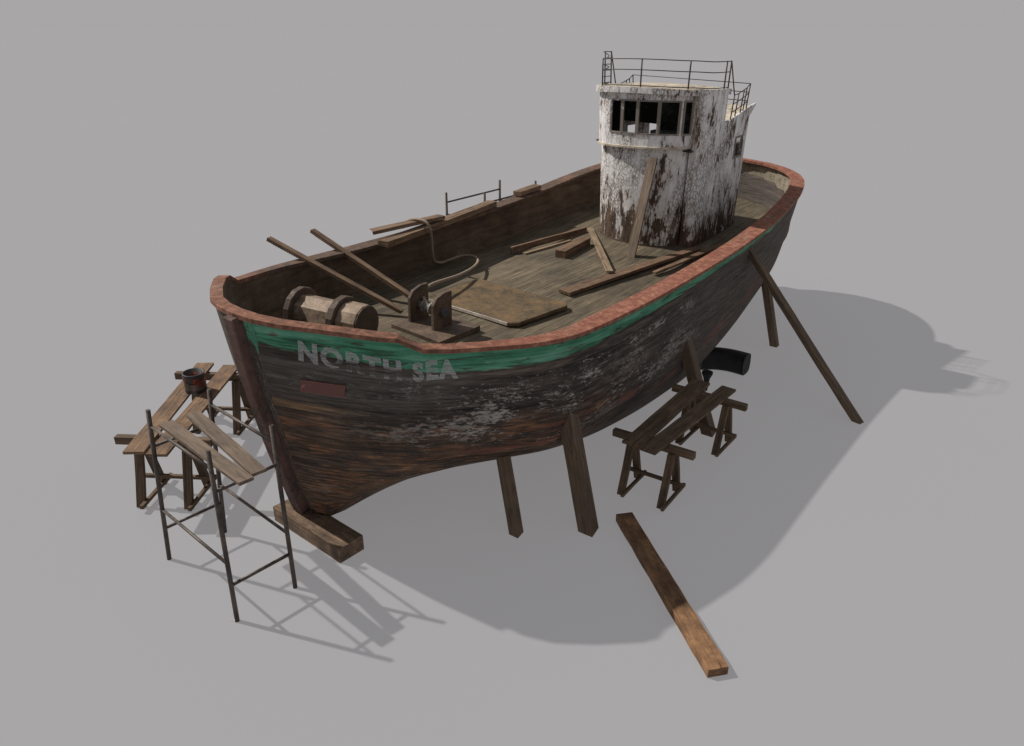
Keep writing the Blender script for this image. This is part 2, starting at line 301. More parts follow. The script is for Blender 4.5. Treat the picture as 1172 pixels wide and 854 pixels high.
def mk_letter():
    k = NT('worn_white_lettering'); uv = k.n('TexCoord').outputs['UV']; s = k.sep(uv)
    n = k.noise(k.vmap(uv, (10, 14, 1)), 1.0, 7, 0.7); b = k.noise(k.vmap(uv, (3.0, 3.4, 1), (2, 5, 0)), 1.0, 4, 0.6)
    # wear is heaviest on the lower half of the middle letters (uv.x 0..1 along the name, uv.y 0..1 up)
    midw = k.math('MULTIPLY', k.step(s[0], 0.12, 0.3), k.math('SUBTRACT', 1.0, k.step(s[0], 0.62, 0.74)))
    loww = k.math('SUBTRACT', 1.0, k.step(s[1], 0.38, 0.62))
    tip = k.math('SUBTRACT', 1.0, k.step(s[1], 0.05, 0.22))
    wear = k.math('MULTIPLY', midw, k.math('SUBTRACT', loww, k.math('MULTIPLY', tip, 0.75)))
    a = k.step(k.math('SUBTRACT', k.math('ADD', k.math('MULTIPLY', n, 0.6), k.math('MULTIPLY', b, 0.4)), k.math('MULTIPLY', wear, 0.17)), 0.30, 0.60)
    a = k.math('MULTIPLY', a, 0.64)
    d = k.n('BsdfPrincipled'); k.set(d.inputs['Base Color'], k.ramp(n, [(0.3, (0.36, 0.37, 0.36)), (0.7, (0.56, 0.56, 0.55))])); d.inputs['Roughness'].default_value = 0.85
    tr = k.n('BsdfTransparent'); mx = k.n('MixShader'); k.set(mx.inputs[0], a)
    k.t.links.new(tr.outputs[0], mx.inputs[1]); k.t.links.new(d.outputs[0], mx.inputs[2]); k.t.links.new(mx.outputs[0], k.out.inputs[0])
    return k.m
M['letter'] = mk_letter()

def mk_can():
    k = NT('paint_can_label'); co = k.objco(False); s = k.sep(co); z = s[2]
    n = k.noise(co, 9, 6, 0.7); drip = k.noise(k.vmap(co, (14, 14, 3)), 1.0, 5, 0.65)
    c = k.ramp(n, [(0.35, (0.028, 0.026, 0.026)), (0.6, (0.075, 0.068, 0.065))])
    lab = k.math('MULTIPLY', k.step(z, 0.05, 0.055), k.math('SUBTRACT', 1.0, k.step(z, 0.145, 0.15)))
    c = k.mix(k.math('MULTIPLY', lab, 0.7), c, k.ramp(n, [(0.4, (0.09, 0.07, 0.06)), (0.6, (0.26, 0.21, 0.18))]))
    rd = k.math('MULTIPLY', k.step(drip, 0.53, 0.58), k.math('MULTIPLY', k.step(z, 0.10, 0.15), k.math('SUBTRACT', 1.0, k.step(z, 0.22, 0.25))))
    c = k.mix(k.math('MULTIPLY', rd, 0.9), c, (0.5, 0.05, 0.02))
    return k.finish(c, 0.5, 0.1, k.bump(n, 0.3, 0.004), 0.4)
M['can'] = mk_can()

# ------------------------------------------------------------------ object helpers
WM = {}
I4 = Matrix.Identity(4)
def link(o, parent=None, Mw=None):
    COL.objects.link(o); Mw = Mw or (WM[parent] if parent else I4)
    WM[o] = Mw.copy()
    if parent:
        o.parent = parent; o.matrix_parent_inverse = I4
        o.matrix_basis = WM[parent].inverted() @ Mw
    else: o.matrix_basis = Mw
    return o
def tag(o, label=None, cat=None, group=None, kind=None):
    for k_, v_ in (('label', label), ('category', cat), ('group', group), ('kind', kind)):
        if v_: o[k_] = v_
    return o
def empty(name, Mw, label, cat, group=None):
    o = bpy.data.objects.new(name, None); o.empty_display_size = 0.2
    link(o, None, Mw); return tag(o, label, cat, group)
def mesh_obj(name, verts, faces, mat, parent=None, Mw=None, smooth=False, mats=None, midx=None):
    me = bpy.data.meshes.new(name); me.from_pydata([tuple(v) for v in verts], [], faces); me.update()
    for m_ in (mats or [mat]): me.materials.append(m_)
    if midx: me.polygons.foreach_set('material_index', midx)
    if smooth: me.polygons.foreach_set('use_smooth', [True] * len(me.polygons))
    return link(bpy.data.objects.new(name, me), parent, Mw)
def bm_obj(name, bm, mat, parent=None, Mw=None, smooth=False):
    me = bpy.data.meshes.new(name); bmesh.ops.recalc_face_normals(bm, faces=bm.faces); bm.to_mesh(me); bm.free(); me.materials.append(mat)
    if smooth: me.polygons.foreach_set('use_smooth', [True] * len(me.polygons))
    return link(bpy.data.objects.new(name, me), parent, Mw)
def frame(p0, p1, up=(0, 0, 1), at=0.5):
    p0, p1 = Vector(p0), Vector(p1); x = (p1 - p0).normalized(); y = Vector(up).cross(x).normalized(); z = x.cross(y)
    m = Matrix((x, y, z)).transposed().to_4x4(); m.translation = p0.lerp(p1, at); return m
def board_bm(L, w, h, jit=0.006, seg=None, bev=0.008, ragged=(0, 0), taper=None):
    """board centred on the origin, length along X; slightly bowed and worn"""
    bm = bmesh.new(); n = seg or max(2, int(L / 0.35)); rr = RNG
    rings = []
    bow = rr.uniform(-1, 1) * 0.006 * L
    for i in range(n + 1):
        t = i / n; x = (t - 0.5) * L; k = 1.0
        if taper: k = taper[0] + (taper[1] - taper[0]) * t
        cy = rr.uniform(-jit, jit) * 0.4; cz = bow * math.sin(math.pi * t) * 0.5
        ring = []
        for sy, sz in ((-1, -1), (1, -1), (1, 1), (-1, 1)):
            dx = 0
            if i == 0: dx = -rr.uniform(0, ragged[0])
            if i == n: dx = rr.uniform(0, ragged[1])
            ring.append(bm.verts.new((x + dx + (rr.uniform(-jit, jit) if 0 < i < n else 0), cy + sy * w * 0.5 * k + rr.uniform(-jit, jit) * 0.5, cz + sz * h * 0.5 + rr.uniform(-jit, jit) * 0.35)))
        rings.append(ring)
    for a, b in zip(rings[:-1], rings[1:]):
        for j in range(4): bm.faces.new((a[j], a[(j + 1) % 4], b[(j + 1) % 4], b[j]))
    bm.faces.new(rings[0][::-1]); bm.faces.new(rings[-1])
    if bev:
        es = [e for e in bm.edges if len(e.link_faces) == 2 and e.calc_face_angle(0) > 0.6]
        bmesh.ops.bevel(bm, geom=es, offset=bev, segments=1, affect='EDGES')
    return bm
def board(name, p0, p1, w, h, mat, parent=None, up=(0, 0, 1), **kw):
    L = (Vector(p1) - Vector(p0)).length
    return bm_obj(name, board_bm(L, w, h, **kw), mat, parent, frame(p0, p1, up))
def tube_bm(pts, r, n=10, closed_ends=True, bm=None, radii=None):
    bm = bm or bmesh.new(); P = [Vector(p) for p in pts]; rings = []
    prev = None
    for i, p in enumerate(P):
        d = (P[min(i + 1, len(P) - 1)] - P[max(i - 1, 0)]).normalized()
        if prev is None:
            a = d.orthogonal().normalized()
        else:
            a = (prev - d * prev.dot(d)).normalized()
        prev = a; b = d.cross(a); rr = radii[i] if radii else r
        rings.append([bm.verts.new(p + (a * math.cos(2 * math.pi * j / n) + b * math.sin(2 * math.pi * j / n)) * rr) for j in range(n)])
    for a, b in zip(rings[:-1], rings[1:]):
        for j in range(n): bm.faces.new((a[j], a[(j + 1) % n], b[(j + 1) % n], b[j]))
    if closed_ends: bm.faces.new(rings[0][::-1]); bm.faces.new(rings[-1])
    return bm
def autosmooth(o):
    for p in o.data.polygons: p.use_smooth = len(p.vertices) == 4
    return o
def tube(name, pts, r, mat, parent=None, n=10, Mw=None):
    base = Vector(pts[0]); Mo = Mw or ((WM[parent] if parent else I4) @ Matrix.Translation(base) if Mw is None else Mw)
    o = bm_obj(name, tube_bm([Vector(p) - base for p in pts], r, n), mat, parent, Mo)
    return autosmooth(o)
def catmull(pts, n=8):
    P = [Vector(p) for p in pts]; P = [2 * P[0] - P[1]] + P + [2 * P[-1] - P[-2]]; out = []
    for i in range(1, len(P) - 2):
        for k in range(n):
            t = k / n; a, b, c, d = P[i - 1:i + 3]
            out.append(0.5 * ((2 * b) + (c - a) * t + (2 * a - 5 * b + 4 * c - d) * t * t + (3 * b - a - 3 * c + d) * t ** 3))
    out.append(P[-2]); return out

# ------------------------------------------------------------------ boat frame
HEAD, HEEL = R(52.8), R(1.7)                # the hull lists a little towards the camera side
BU = Vector((math.cos(HEAD), math.sin(HEAD), 0)); _v = Vector((-math.sin(HEAD), math.cos(HEAD), 0)); UP = Vector((0, 0, 1))
BV = _v * math.cos(HEEL) + UP * math.sin(HEEL); BZ = BU.cross(BV)
BO = Vector((-2.5848, 8.5729, 0.0032))
BM = Matrix((BU, BV, BZ)).transposed().to_4x4(); BM.translation = BO
def W(s, b, z): return BO + BU * s + BV * b + BZ * z
def pchip(xs, ys, x):
    xs = np.asarray(xs, float); ys = np.asarray(ys, float); h = np.diff(xs); d = np.diff(ys) / h
    m = np.zeros_like(ys); m[0], m[-1] = d[0], d[-1]
    for i in range(1, len(xs) - 1):
        if d[i - 1] * d[i] > 0:
            w1, w2 = 2 * h[i] + h[i - 1], h[i] + 2 * h[i - 1]; m[i] = (w1 + w2) / (w1 / d[i - 1] + w2 / d[i])
    x = np.clip(np.asarray(x, float), xs[0], xs[-1]); i = np.clip(np.searchsorted(xs, x) - 1, 0, len(xs) - 2)
    t = (x - xs[i]) / h[i]
    return ((1 + 2 * t) * (1 - t) ** 2 * ys[i] + t * (1 - t) ** 2 * h[i] * m[i] + t * t * (3 - 2 * t) * ys[i + 1] + t * t * (t - 1) * h[i] * m[i + 1])

RAIL = [(-.86, 0), (-.85, .17), (-.82, .36), (-.73, .60), (-.51, .95), (-.19, 1.40), (.01, 1.59), (.25, 1.77), (.53, 1.92), (.82, 2.05), (1.4, 2.29), (1.74, 2.39), (2.32, 2.49), (3.12, 2.53),
        (4.18, 2.55), (5.64, 2.56), (6.87, 2.56), (7.85, 2.555), (8.8, 2.54), (10.1, 2.45), (11.0, 2.31), (11.8, 2.08), (12.28, 1.83), (12.7, 1.47), (13.0, 1.08), (13.2, .6), (13.28, 0)]
RZ = [(-.97, 3.12), (-.73, 3.09), (-.51, 3.06), (-.19, 2.995), (0, 2.965), (.05, 2.945), (.22, 2.815), (.3, 2.785), (.53, 2.755), (.82, 2.715), (1.4, 2.635), (1.74, 2.595), (2.32, 2.55), (3.12, 2.525), (4.18, 2.515),
      (5.64, 2.535), (6.87, 2.575), (7.85, 2.635), (8.8, 2.72), (10.1, 2.86), (11.8, 3.0), (13.3, 3.05)]
LEVELS = [
    (2.2, [(-.73, 0), (-.715, .2), (-.62, .50), (-.43, .86), (-.1, 1.33), (.3, 1.68), (.8, 2.02), (1.4, 2.28), (2.1, 2.46), (3, 2.54), (4.2, 2.57), (7, 2.57), (8, 2.56), (9, 2.51), (10.1, 2.38), (11, 2.2), (11.7, 1.96), (12.2, 1.65), (12.6, 1.2), (12.85, .6), (12.92, 0)]),
    (1.5, [(-.57, 0), (-.55, .2), (-.42, .55), (-.17, .98), (.2, 1.38), (.65, 1.7), (1.1, 1.98), (1.6, 2.22), (2.1, 2.4), (3, 2.52), (4.2, 2.56), (7, 2.56), (8, 2.52), (9, 2.44), (10, 2.3), (10.8, 2.12), (11.41, 1.88), (11.9, 1.53), (12.25, 1.08), (12.5, .5), (12.55, 0)]),
    (1.0, [(-.47, 0), (-.45, .18), (-.33, .48), (-.08, .9), (.2, 1.2), (.65, 1.5), (1.1, 1.76), (1.53, 2.03), (2.07, 2.29), (3, 2.46), (4.2, 2.53), (5.5, 2.55), (7, 2.52), (8, 2.43), (9, 2.27), (9.7, 2.1), (10.33, 1.88), (10.9, 1.55), (11.4, 1.05), (11.75, .5), (11.85, 0)]),
    (.6, [(-.36, 0), (-.34, .16), (-.24, .42), (0, .74), (.3, .88), (.6, .95), (1.1, 1.12), (1.6, 1.40), (2.04, 1.72), (2.6, 2.03), (3.6, 2.3), (4.9, 2.42), (5.9, 2.44), (7, 2.36), (8, 2.2), (8.6, 2.05), (9.13, 1.86), (9.7, 1.58), (10.3, 1.1), (10.8, .5), (11, 0)]),
    (.235, [(-.25, 0), (-.24, .2), (-.19, .38), (-.08, .45), (.3, .47), (.95, .52), (1.5, .66), (2.03, .92), (2.5, 1.2), (3.1, 1.5), (4.2, 1.78), (5.5, 1.95), (6.6, 1.95), (7.5, 1.8), (8.5, 1.35), (9.5, .7), (10.2, .2), (10.45, 0)])]
# stations: coarse, faceted at the bow and the stern, fine along the sides
STN = [-.86, -.835, -.73, -.47, -.13, .02, .23, .52, .9, 1.35] + [1.35 + (11.0 - 1.35) * i / 60 for i in range(1, 61)] + [11.45, 11.85, 12.25, 12.6, 12.9, 13.12, 13.24, 13.28]
NV = 30; NU = len(STN) - 1
TT = (np.array(STN) - STN[0]) / (STN[-1] - STN[0])
def rail_z(s): return float(pchip(*zip(*RZ), s))
RAISE = [(-1, .15), (0, .135), (.05, .13), (.22, .03), (.3, 0), (14, 0)]     # the bow bulwark stands proud of the fair sheer line
def proud(s): return float(np.interp(s, *zip(*RAISE)))
def level_curve(pts):
    s0, s1 = pts[0][0], pts[-1][0]; ss = s0 + (s1 - s0) * TT
    return ss, pchip([p[0] for p in pts], [p[1] for p in pts], ss)
def hull_columns():
    cols = []
    rs, rb = level_curve(RAIL); lv = [level_curve(p) for _, p in LEVELS]
    for i in range(NU + 1):
        ctrl = [(rs[i], rb[i], rail_z(rs[i]))] + [(l[0][i], l[1][i], z) for l, (z, _) in zip(lv, LEVELS)]
        zs = [-c[2] for c in ctrl]; zz = np.linspace(zs[0], zs[-1], NV + 1)
        S = pchip(zs, [c[0] for c in ctrl], zz); B = pchip(zs, [c[1] for c in ctrl], zz)
        cols.append([(S[j], B[j], -zz[j]) for j in range(NV + 1)])
    return np.array(cols)                       # [NU+1][NV+1][3], starboard side (b >= 0)
HC = hull_columns()
ARC = np.concatenate([[0], np.cumsum(np.linalg.norm(np.diff(HC[:, 4, :], axis=0), axis=1))])
GIR = np.concatenate([np.zeros((NU + 1, 1)), np.cumsum(np.linalg.norm(np.diff(HC, axis=1), axis=2), axis=1)], axis=1)
def hull_at(u, d, side=-1, off=0.0):
    """point on the hull skin u metres along from the stem and d metres down from the rail"""
    def P(uu, dd):
        i = int(np.clip(np.searchsorted(ARC, uu) - 1, 0, NU - 1)); f = (uu - ARC[i]) / (ARC[i + 1] - ARC[i])
        def col(k): return np.array([np.interp(dd, GIR[k], HC[k, :, c]) for c in range(3)])
        return col(i) * (1 - f) + col(i + 1) * f
    p = P(u, d); du = P(u + .02, d) - P(u - .02, d); dv = P(u, d + .02) - P(u, d - .02); n = np.cross(du, dv); n /= np.linalg.norm(n)
    if n[1] < 0: n = -n
    p = p + n * off
    return (p[0], side * p[1], p[2])

boat = empty('fishing_boat', BM, 'derelict wooden fishing boat with green sheer band and peeling white wheelhouse, chocked on timber', 'boat')

def build_hull():
    verts, faces, uvs = [], [], []
    idx = {}
    for side in (1, -1):
        for i in range(NU + 1):
            for j in range(NV + 1):
                p = HC[i, j]
                if side == -1 and (i in (0, NU)): idx[(side, i, j)] = idx[(1, i, j)]; continue
                idx[(side, i, j)] = len(verts); verts.append((p[0], p[1] * side, p[2])); uvs.append((ARC[i] + (20 if side == 1 else 0), GIR[i, j] - proud(HC[i, 0, 0])))
    for side in (1, -1):
        for i in range(NU):
            for j in range(NV):
                q = [idx[(side, i, j)], idx[(side, i + 1, j)], idx[(side, i + 1, j + 1)], idx[(side, i, j + 1)]]
                faces.append(q[::-1] if side == 1 else q)
    for i in range(NU):                          # flat bottom
        a, b, c, d = idx[(1, i, NV)], idx[(1, i + 1, NV)], idx[(-1, i + 1, NV)], idx[(-1, i, NV)]
        f = []
        for v in (d, c, b, a):
            if v not in f: f.append(v)
        if len(f) > 2: faces.append(f)
    o = mesh_obj('hull', verts, faces, M['hull'], boat, smooth=True)
    uvl = o.data.uv_layers.new(name='UVMap')
    for lp in o.data.loops: uvl.data[lp.index].uv = uvs[lp.vertex_index]
    return o
hull = build_hull()

# inward offset of the rail line (plan)
def rail_line(inset, n=170):
    rs, rb = level_curve(RAIL); pts = [(s, b) for s, b in zip(rs, rb)]
    full = [(s, -b) for s, b in pts] + [(s, b) for s, b in pts[::-1][1:-1]]     # bow -> port(near) -> stern -> starboard
    N = len(full); out = []
    for i in range(N):
        a, c = full[i - 1], full[(i + 1) % N]; tx, ty = c[0] - a[0], c[1] - a[1]; L = math.hypot(tx, ty) or 1
        nx, ny = -ty / L, tx / L
        ins = inset(full[i][0]) if callable(inset) else inset
        out.append((full[i][0] + nx * ins, full[i][1] + ny * ins))
    return full, out
ZD = [(-1, 2.03), (0, 1.95), (1, 1.88), (2, 1.83), (3, 1.80), (4, 1.79), (5, 1.80), (6, 1.82), (7.2, 1.84), (8, 1.91), (9, 1.98), (10, 2.02), (11, 2.05), (12, 2.06), (13.4, 2.06)]
def deck_z(s, b): return float(pchip(*zip(*ZD), s)) + 0.15 * (1 - min(1, (b / 2.4) ** 2))

def hull_b(s, z):
    """half-breadth of the hull skin at station s and height z"""
    zs = [l[0] for l in LEVELS] ; out = []
    for zz, pts in LEVELS[:3]:
        out.append(float(pchip([q[0] for q in pts], [q[1] for q in pts], s)) if pts[0][0] < s < pts[-1][0] else 0.0)
    if z >= zs[0]:
        rb = float(pchip([q[0] for q in RAIL], [q[1] for q in RAIL], s)); f = min(1, (z - zs[0]) / max(.05, rail_z(s) - zs[0])); return out[0] + (rb - out[0]) * f
    return float(np.interp(z, zs[:3][::-1], out[::-1]))
def clamp_in(s, b, z, gap=0.07):
    if s > 4: return (s, b, z)
    h = max(0.015, hull_b(s, z) - gap); return (s, max(-h, min(h, b)), z)
def build_rail():
    base, _ = rail_line(0); _, outer = rail_line(-0.035); _, inn = rail_line(lambda s: float(np.interp(s, [-.6, 1.0, 3.0, 11.5, 12.6], [.11, .13, .26, .26, .20]))); _, inn2 = rail_line(0.11)
    N = len(base); V, F = [], []
    for i in range(N):
        z = rail_z(base[i][0])
        V += [(*outer[i], z - 0.008), (*outer[i], z + 0.045), (*inn[i], z + 0.05), (*inn[i], z - 0.005)]
    for i in range(N):
        k = (i + 1) % N
        for j in range(4): F.append((4 * i + j, 4 * k + j, 4 * k + (j + 1) % 4, 4 * i + (j + 1) % 4))
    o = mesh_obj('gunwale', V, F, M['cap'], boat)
    V, F = [], []
    for i in range(N):
        z = rail_z(base[i][0]); zb = deck_z(*inn2[i]) - 0.08
        for j in range(5): V.append(clamp_in(*inn2[i], zb + (z + 0.0 - zb) * j / 4) if j < 4 else (*inn2[i], z))
    for i in range(N):
        k = (i + 1) % N
        for j in range(4): F.append((5 * i + j, 5 * i + j + 1, 5 * k + j + 1, 5 * k + j))
    lining = mesh_obj('bulwark', V, F, M['bulwark'], boat)
    # waterway timber along the foot of the bulwark
    _, w1 = rail_line(0.11); _, w2 = rail_line(0.22); V, F = [], []
    for i in range(N):
        zb = deck_z(*w2[i]); V += [clamp_in(*w1[i], zb + 0.07), clamp_in(*w2[i], zb + 0.05, .16), clamp_in(*w2[i], zb - 0.03, .16)]
    for i in range(N):
        k = (i + 1) % N
        for j in range(2): F.append((3 * i + j, 3 * i + j + 1, 3 * k + j + 1, 3 * k + j))
    mesh_obj('waterway', V, F, M['bulwark'], boat)
    return o
build_rail()

def build_deck():
    V, F = [], []; ns, nb = 70, 14
    rs = np.array([p[0] for p in RAIL]); rb = np.array([p[1] for p in RAIL])
    for i in range(ns + 1):
        s = -.72 + (13.12 + .72) * i / ns; hb = max(0.015, min(float(pchip(rs, rb, s)) - 0.13, hull_b(s, deck_z(s, 2.4)) - .06 if s < 4 else 9))
        for j in range(nb + 1):
            b = -hb + 2 * hb * j / nb; V.append((s, b, deck_z(s, b)))
    for i in range(ns):
        for j in range(nb):
            a = i * (nb + 1) + j; F.append((a, a + nb + 1, a + nb + 2, a + 1))
    return mesh_obj('deck', V, F, M['deck'], boat, smooth=True)
build_deck()

def build_stem():
    prof = [(-.96, 3.10), (-.91, 2.7), (-.845, 2.25), (-.735, 1.7), (-.64, 1.25), (-.50, .72), (-.43, .45), (-.36, .216)]
    pts = catmull([(s, 0, z) for s, z in prof], 4); V, F = [], []
    n = len(pts)
    for i, p in enumerate(pts):
        d = (pts[min(i + 1, n - 1)] - pts[max(i - 1, 0)]).normalized(); nb = Vector((-d.z, 0, d.x))
        if nb.x < 0: nb = -nb
        w = 0.085; q = p + nb * 0.24
        for sgn in (-1, 1): V.append((p.x, sgn * w, p.z))
        for sgn in (1, -1): V.append((q.x, sgn * w, q.z))
    for i in range(n - 1):
        for j in range(4): F.append((4 * i + j, 4 * i + (j + 1) % 4, 4 * (i + 1) + (j + 1) % 4, 4 * (i + 1) + j))
    F.append((3, 2, 1, 0)); F.append(tuple(4 * (n - 1) + j for j in range(4)))
    o = mesh_obj('stem_post', V, F, M['stem'], boat)
    bv = o.modifiers.new('b', 'BEVEL'); bv.width = 0.012; bv.segments = 1; bv.limit_method = 'ANGLE'
    # keel shoe on which the hull rests
    bm = board_bm(1.0, 0.30, 0.05, jit=0.004); k = bm_obj('keel_shoe', bm, M['stem'], boat, BM @ Matrix.Translation((.26, 0, .240)))
    return o
build_stem()

# lettering and patch on the port bow
def text_mesh(txt):
    cu = bpy.data.curves.new('t', 'FONT'); cu.body = txt; cu.size = 1.0; cu.offset = 0.055; cu.space_character = 1.18; cu.resolution_u = 3
    o = bpy.data.objects.new('t', cu); COL.objects.link(o)
    dg = bpy.context.evaluated_depsgraph_get(); dg.update(); ev = o.evaluated_get(dg); me = ev.to_mesh()
    V = [tuple(v.co) for v in me.vertices]; F = [tuple(p.vertices) for p in me.polygons]
    ev.to_mesh_clear(); bpy.data.objects.remove(o); bpy.data.curves.remove(cu); return V, F
def build_name():
    V, F = text_mesh('NORTH SEA')
    bm = bmesh.new(); vs = [bm.verts.new(v) for v in V]
    for f in F:
        try: bm.faces.new([vs[i] for i in f])
        except ValueError: pass
    bmesh.ops.triangulate(bm, faces=bm.faces); bmesh.ops.subdivide_edges(bm, edges=bm.edges, cuts=2)
    xs = [v.co.x for v in bm.verts]; ys = [v.co.y for v in bm.verts]; x0, x1, y0, y1 = min(xs), max(xs), min(ys), max(ys)
    uvl = bm.loops.layers.uv.new('UVMap'); nrm = {}
    for v in bm.verts:
        fx, fy = (v.co.x - x0) / (x1 - x0), (v.co.y - y0) / (y1 - y0); nrm[v] = (fx, fy)
        u = NAME_U[0] + (NAME_U[1] - NAME_U[0]) * fx; top = float(np.interp(fx, *zip(*NAME_D)))
        d = top + proud(float(np.interp(u, ARC, HC[:, 0, 0]))) + NAME_H * (1 - fy); u -= 0.13 * NAME_H * (1 - fy) * max(0, 1 - fx * 1.3)
        v.co = hull_at(u, d, -1, 0.012)
    for f in bm.faces:
        for lp in f.loops: lp[uvl].uv = nrm[lp.vert]
    me = bpy.data.meshes.new('name_lettering'); bm.to_mesh(me); bm.free(); me.materials.append(M['letter'])
    return link(bpy.data.objects.new('name_lettering', me), hull, BM)
def u_of(s): return float(np.interp(s, HC[:, 4, 0], ARC))
NAME_U, NAME_D, NAME_H = (u_of(-.585), u_of(.62)), [(0, -.02), (.3, .045), (.6, .10), (.75, .105), (1, .085)], 0.27
nm = build_name()
def build_patch():
    u0, u1, d0, d1 = PATCH; V, F = [], []; n = 8
    for i in range(n + 1):
        for j in range(4):
            V.append(hull_at(u0 + (u1 - u0) * i / n - .035 * j / 3, d0 + (d1 - d0) * j / 3, -1, 0.014))
    for i in range(n):
        for j in range(3): F.append((4 * i + j, 4 * i + j + 1, 4 * i + j + 5, 4 * i + j + 4))
    o = mesh_obj('patch_plate', V, F, M['redplate'], hull, BM); sd = o.modifiers.new('s', 'SOLIDIFY'); sd.thickness = 0.012; sd.offset = 0
    tag(o, 'faded red rectangular patch nailed on the bow'); return o
PATCH = (u_of(-.61), u_of(-.345), 0.645, 0.81)
build_patch()

# ------------------------------------------------------------------ wheelhouse
def build_wheelhouse():
    body_half = [(8.46, .90), (8.46, 1.03), (8.55, 1.125), (8.80, 1.175), (9.2, 1.19), (9.9, 1.19), (10.36, 1.16), (10.5, 1.14), (10.72, 1.09), (10.83, .99), (10.87, .5), (10.87, .3), (10.87, 0)]
    bay = [(8.56, .865), (8.42, .85), (8.25, .765), (8.10, .54), (8.02, .28), (8.00, 0)]
    half = bay[::-1] + body_half                                          # bow centre -> starboard -> aft centre
    def far_ease(s, b): return (s + .22, b) if (b > .89 and s < 8.84) else (s, b)     # the starboard corner is rounder
    plan = [(s, -b) for s, b in half[::-1][:-1]] + [far_ease(s, b - .02 if b > .89 else b) for s, b in half]                   # aft centre -> port -> bow -> starboard -> aft centre
    def ledge(s, b=0.0): return 3.93 + 0.02 * (s - 8.0) - 0.05 * b
    def top_of(s, b): return ledge(s, b) if s < 9.1 else max(ledge(s, b), float(np.interp(s, [9.1, 9.8, 10.1, 10.4, 10.58, 10.66], [4.0, 4.065, 4.13, 4.24, 4.38, 4.5])))
    V, F = [], []; n = len(plan)
    for s, b in plan:
        for j in range(7):
            z0 = deck_z(s, b) - 0.06; zt = top_of(s, b); wt = min(4.03, zt - .02); wbz = wt - .40
            V.append((s, b, [z0 + (wbz - z0) * q / 4 for q in range(5)][j] if j < 5 else (wt if j == 5 else zt)))
    for i in range(n - 1):
        for j in range(6):
            if j == 4 and 9.85 < plan[i][0] < 10.4 and 9.85 < plan[i + 1][0] < 10.4: continue      # side window openings
            if j == 4 and plan[i][0] > 10.6 and plan[i + 1][0] > 10.6 and plan[i][1] > .25 and plan[i + 1][1] > .25: continue      # after window opening
            F.append((7 * i + j + 1, 7 * (i + 1) + j + 1, 7 * (i + 1) + j, 7 * i + j))
    lo = mesh_obj('wheelhouse', V, F, M['peel'], boat)
    sd = lo.modifiers.new('s', 'SOLIDIFY'); sd.thickness = 0.05; sd.offset = -1
    # ------ upper storey: wall panels around real openings
    ub = [(7.93, 0), (7.945, .32), (8.02, .58), (8.18, .82), (8.36, .935), (8.47, .942)]
    us = [(8.46, .96), (8.47, 1.06), (8.58, 1.14), (8.86, 1.185), (9.20, 1.20)]
    uh = ub + us
    up = [(s, -b) for s, b in uh[::-1][:-1]] + [far_ease(s, b - .02) if (b > .89 and s < 8.84) else (s, b) for s, b in uh]
    # densify by parameter = arc length from port aft to starboard aft
    L = [0.0]
    for a, c in zip(up[:-1], up[1:]): L.append(L[-1] + math.hypot(c[0] - a[0], c[1] - a[1]))
    def at(t):
        t = min(max(t, 0), L[-1])
        i = max(0, min(len(L) - 2, int(np.searchsorted(L, t)) - 1)); f = (t - L[i]) / (L[i + 1] - L[i])
        return (up[i][0] + (up[i + 1][0] - up[i][0]) * f, up[i][1] + (up[i + 1][1] - up[i][1]) * f)
    def t_of_b(b):                              # parameter on the bay for a given b
        return min(np.linspace(L[0], L[-1], 3000), key=lambda t: abs(at(t)[1] - b) + (10 if at(t)[0] > 8.36 else 0))
    wb = [((a - .0816) / 1.0703, (b - .0816) / 1.0703) for a, b in [(-.92, -.805), (-.765, -.425), (-.425, -.012), (-.012, .312), (.312, .59)]]
    wins = [(t_of_b(a), t_of_b(b)) for a, b in wb]
    ts = sorted(set(L + [x for w in wins for x in w] + list(np.linspace(L[0], L[-1], 40))))
    ts = [t for i, t in enumerate(ts) if i == 0 or t - ts[i - 1] > 1e-4]
    ZL, ZH = 4.16, 4.77
    def roofz(b): return 4.985 - 0.045 * (b / 1.1) ** 2 - 0.035 * b
    V, F = [], []
    def quad(t0, t1, za, zb):
        (s0, b0), (s1, b1) = at(t0), at(t1); k = len(V)
        f0 = za if not callable(za) else None
        V.extend([(s0, b0, za(s0, b0)), (s1, b1, za(s1, b1)), (s1, b1, zb(s1, b1)), (s0, b0, zb(s0, b0))]); F.append((k, k + 1, k + 2, k + 3))
    lz = lambda s, b: ledge(s, b); wl = lambda s, b: ZL - .04 * b; wh = lambda s, b: ZH - .04 * b; rz = lambda s, b: roofz(b) + (0.012 if (b < 0 and s > 8.42) else -0.03)
    for a, c in zip(ts[:-1], ts[1:]):
        m = (a + c) / 2
        quad(a, c, lz, wl); quad(a, c, wh, rz)
        if not any(w[0] < m < w[1] for w in wins): quad(a, c, wl, wh)
    # aft wall of the upper storey with a doorway
    def aq(b0, b1, z0, z1, s=9.20):
        k = len(V); V.extend([(s, b0, z0), (s, b1, z0), (s, b1, z1), (s, b0, z1)]); F.append((k + 3, k + 2, k + 1, k))
    top = 4.90
    aq(-1.20, .10, 3.9, top + .04); aq(.90, 1.20, 3.9, top - .02); aq(.10, .90, 4.22, top)
    bm = bmesh.new(); vs = [bm.verts.new(v) for v in V]
    for f in F: bm.faces.new([vs[i] for i in f])
    bmesh.ops.remove_doubles(bm, verts=bm.verts, dist=0.0015)
    bmesh.ops.recalc_face_normals(bm, faces=bm.faces); bm.normal_update()
    for f in bm.faces:
        c_ = f.calc_center_median() - Vector((8.7, 0, 4.5)); c_.z = 0
        if f.normal.dot(c_) < 0: f.normal_flip()
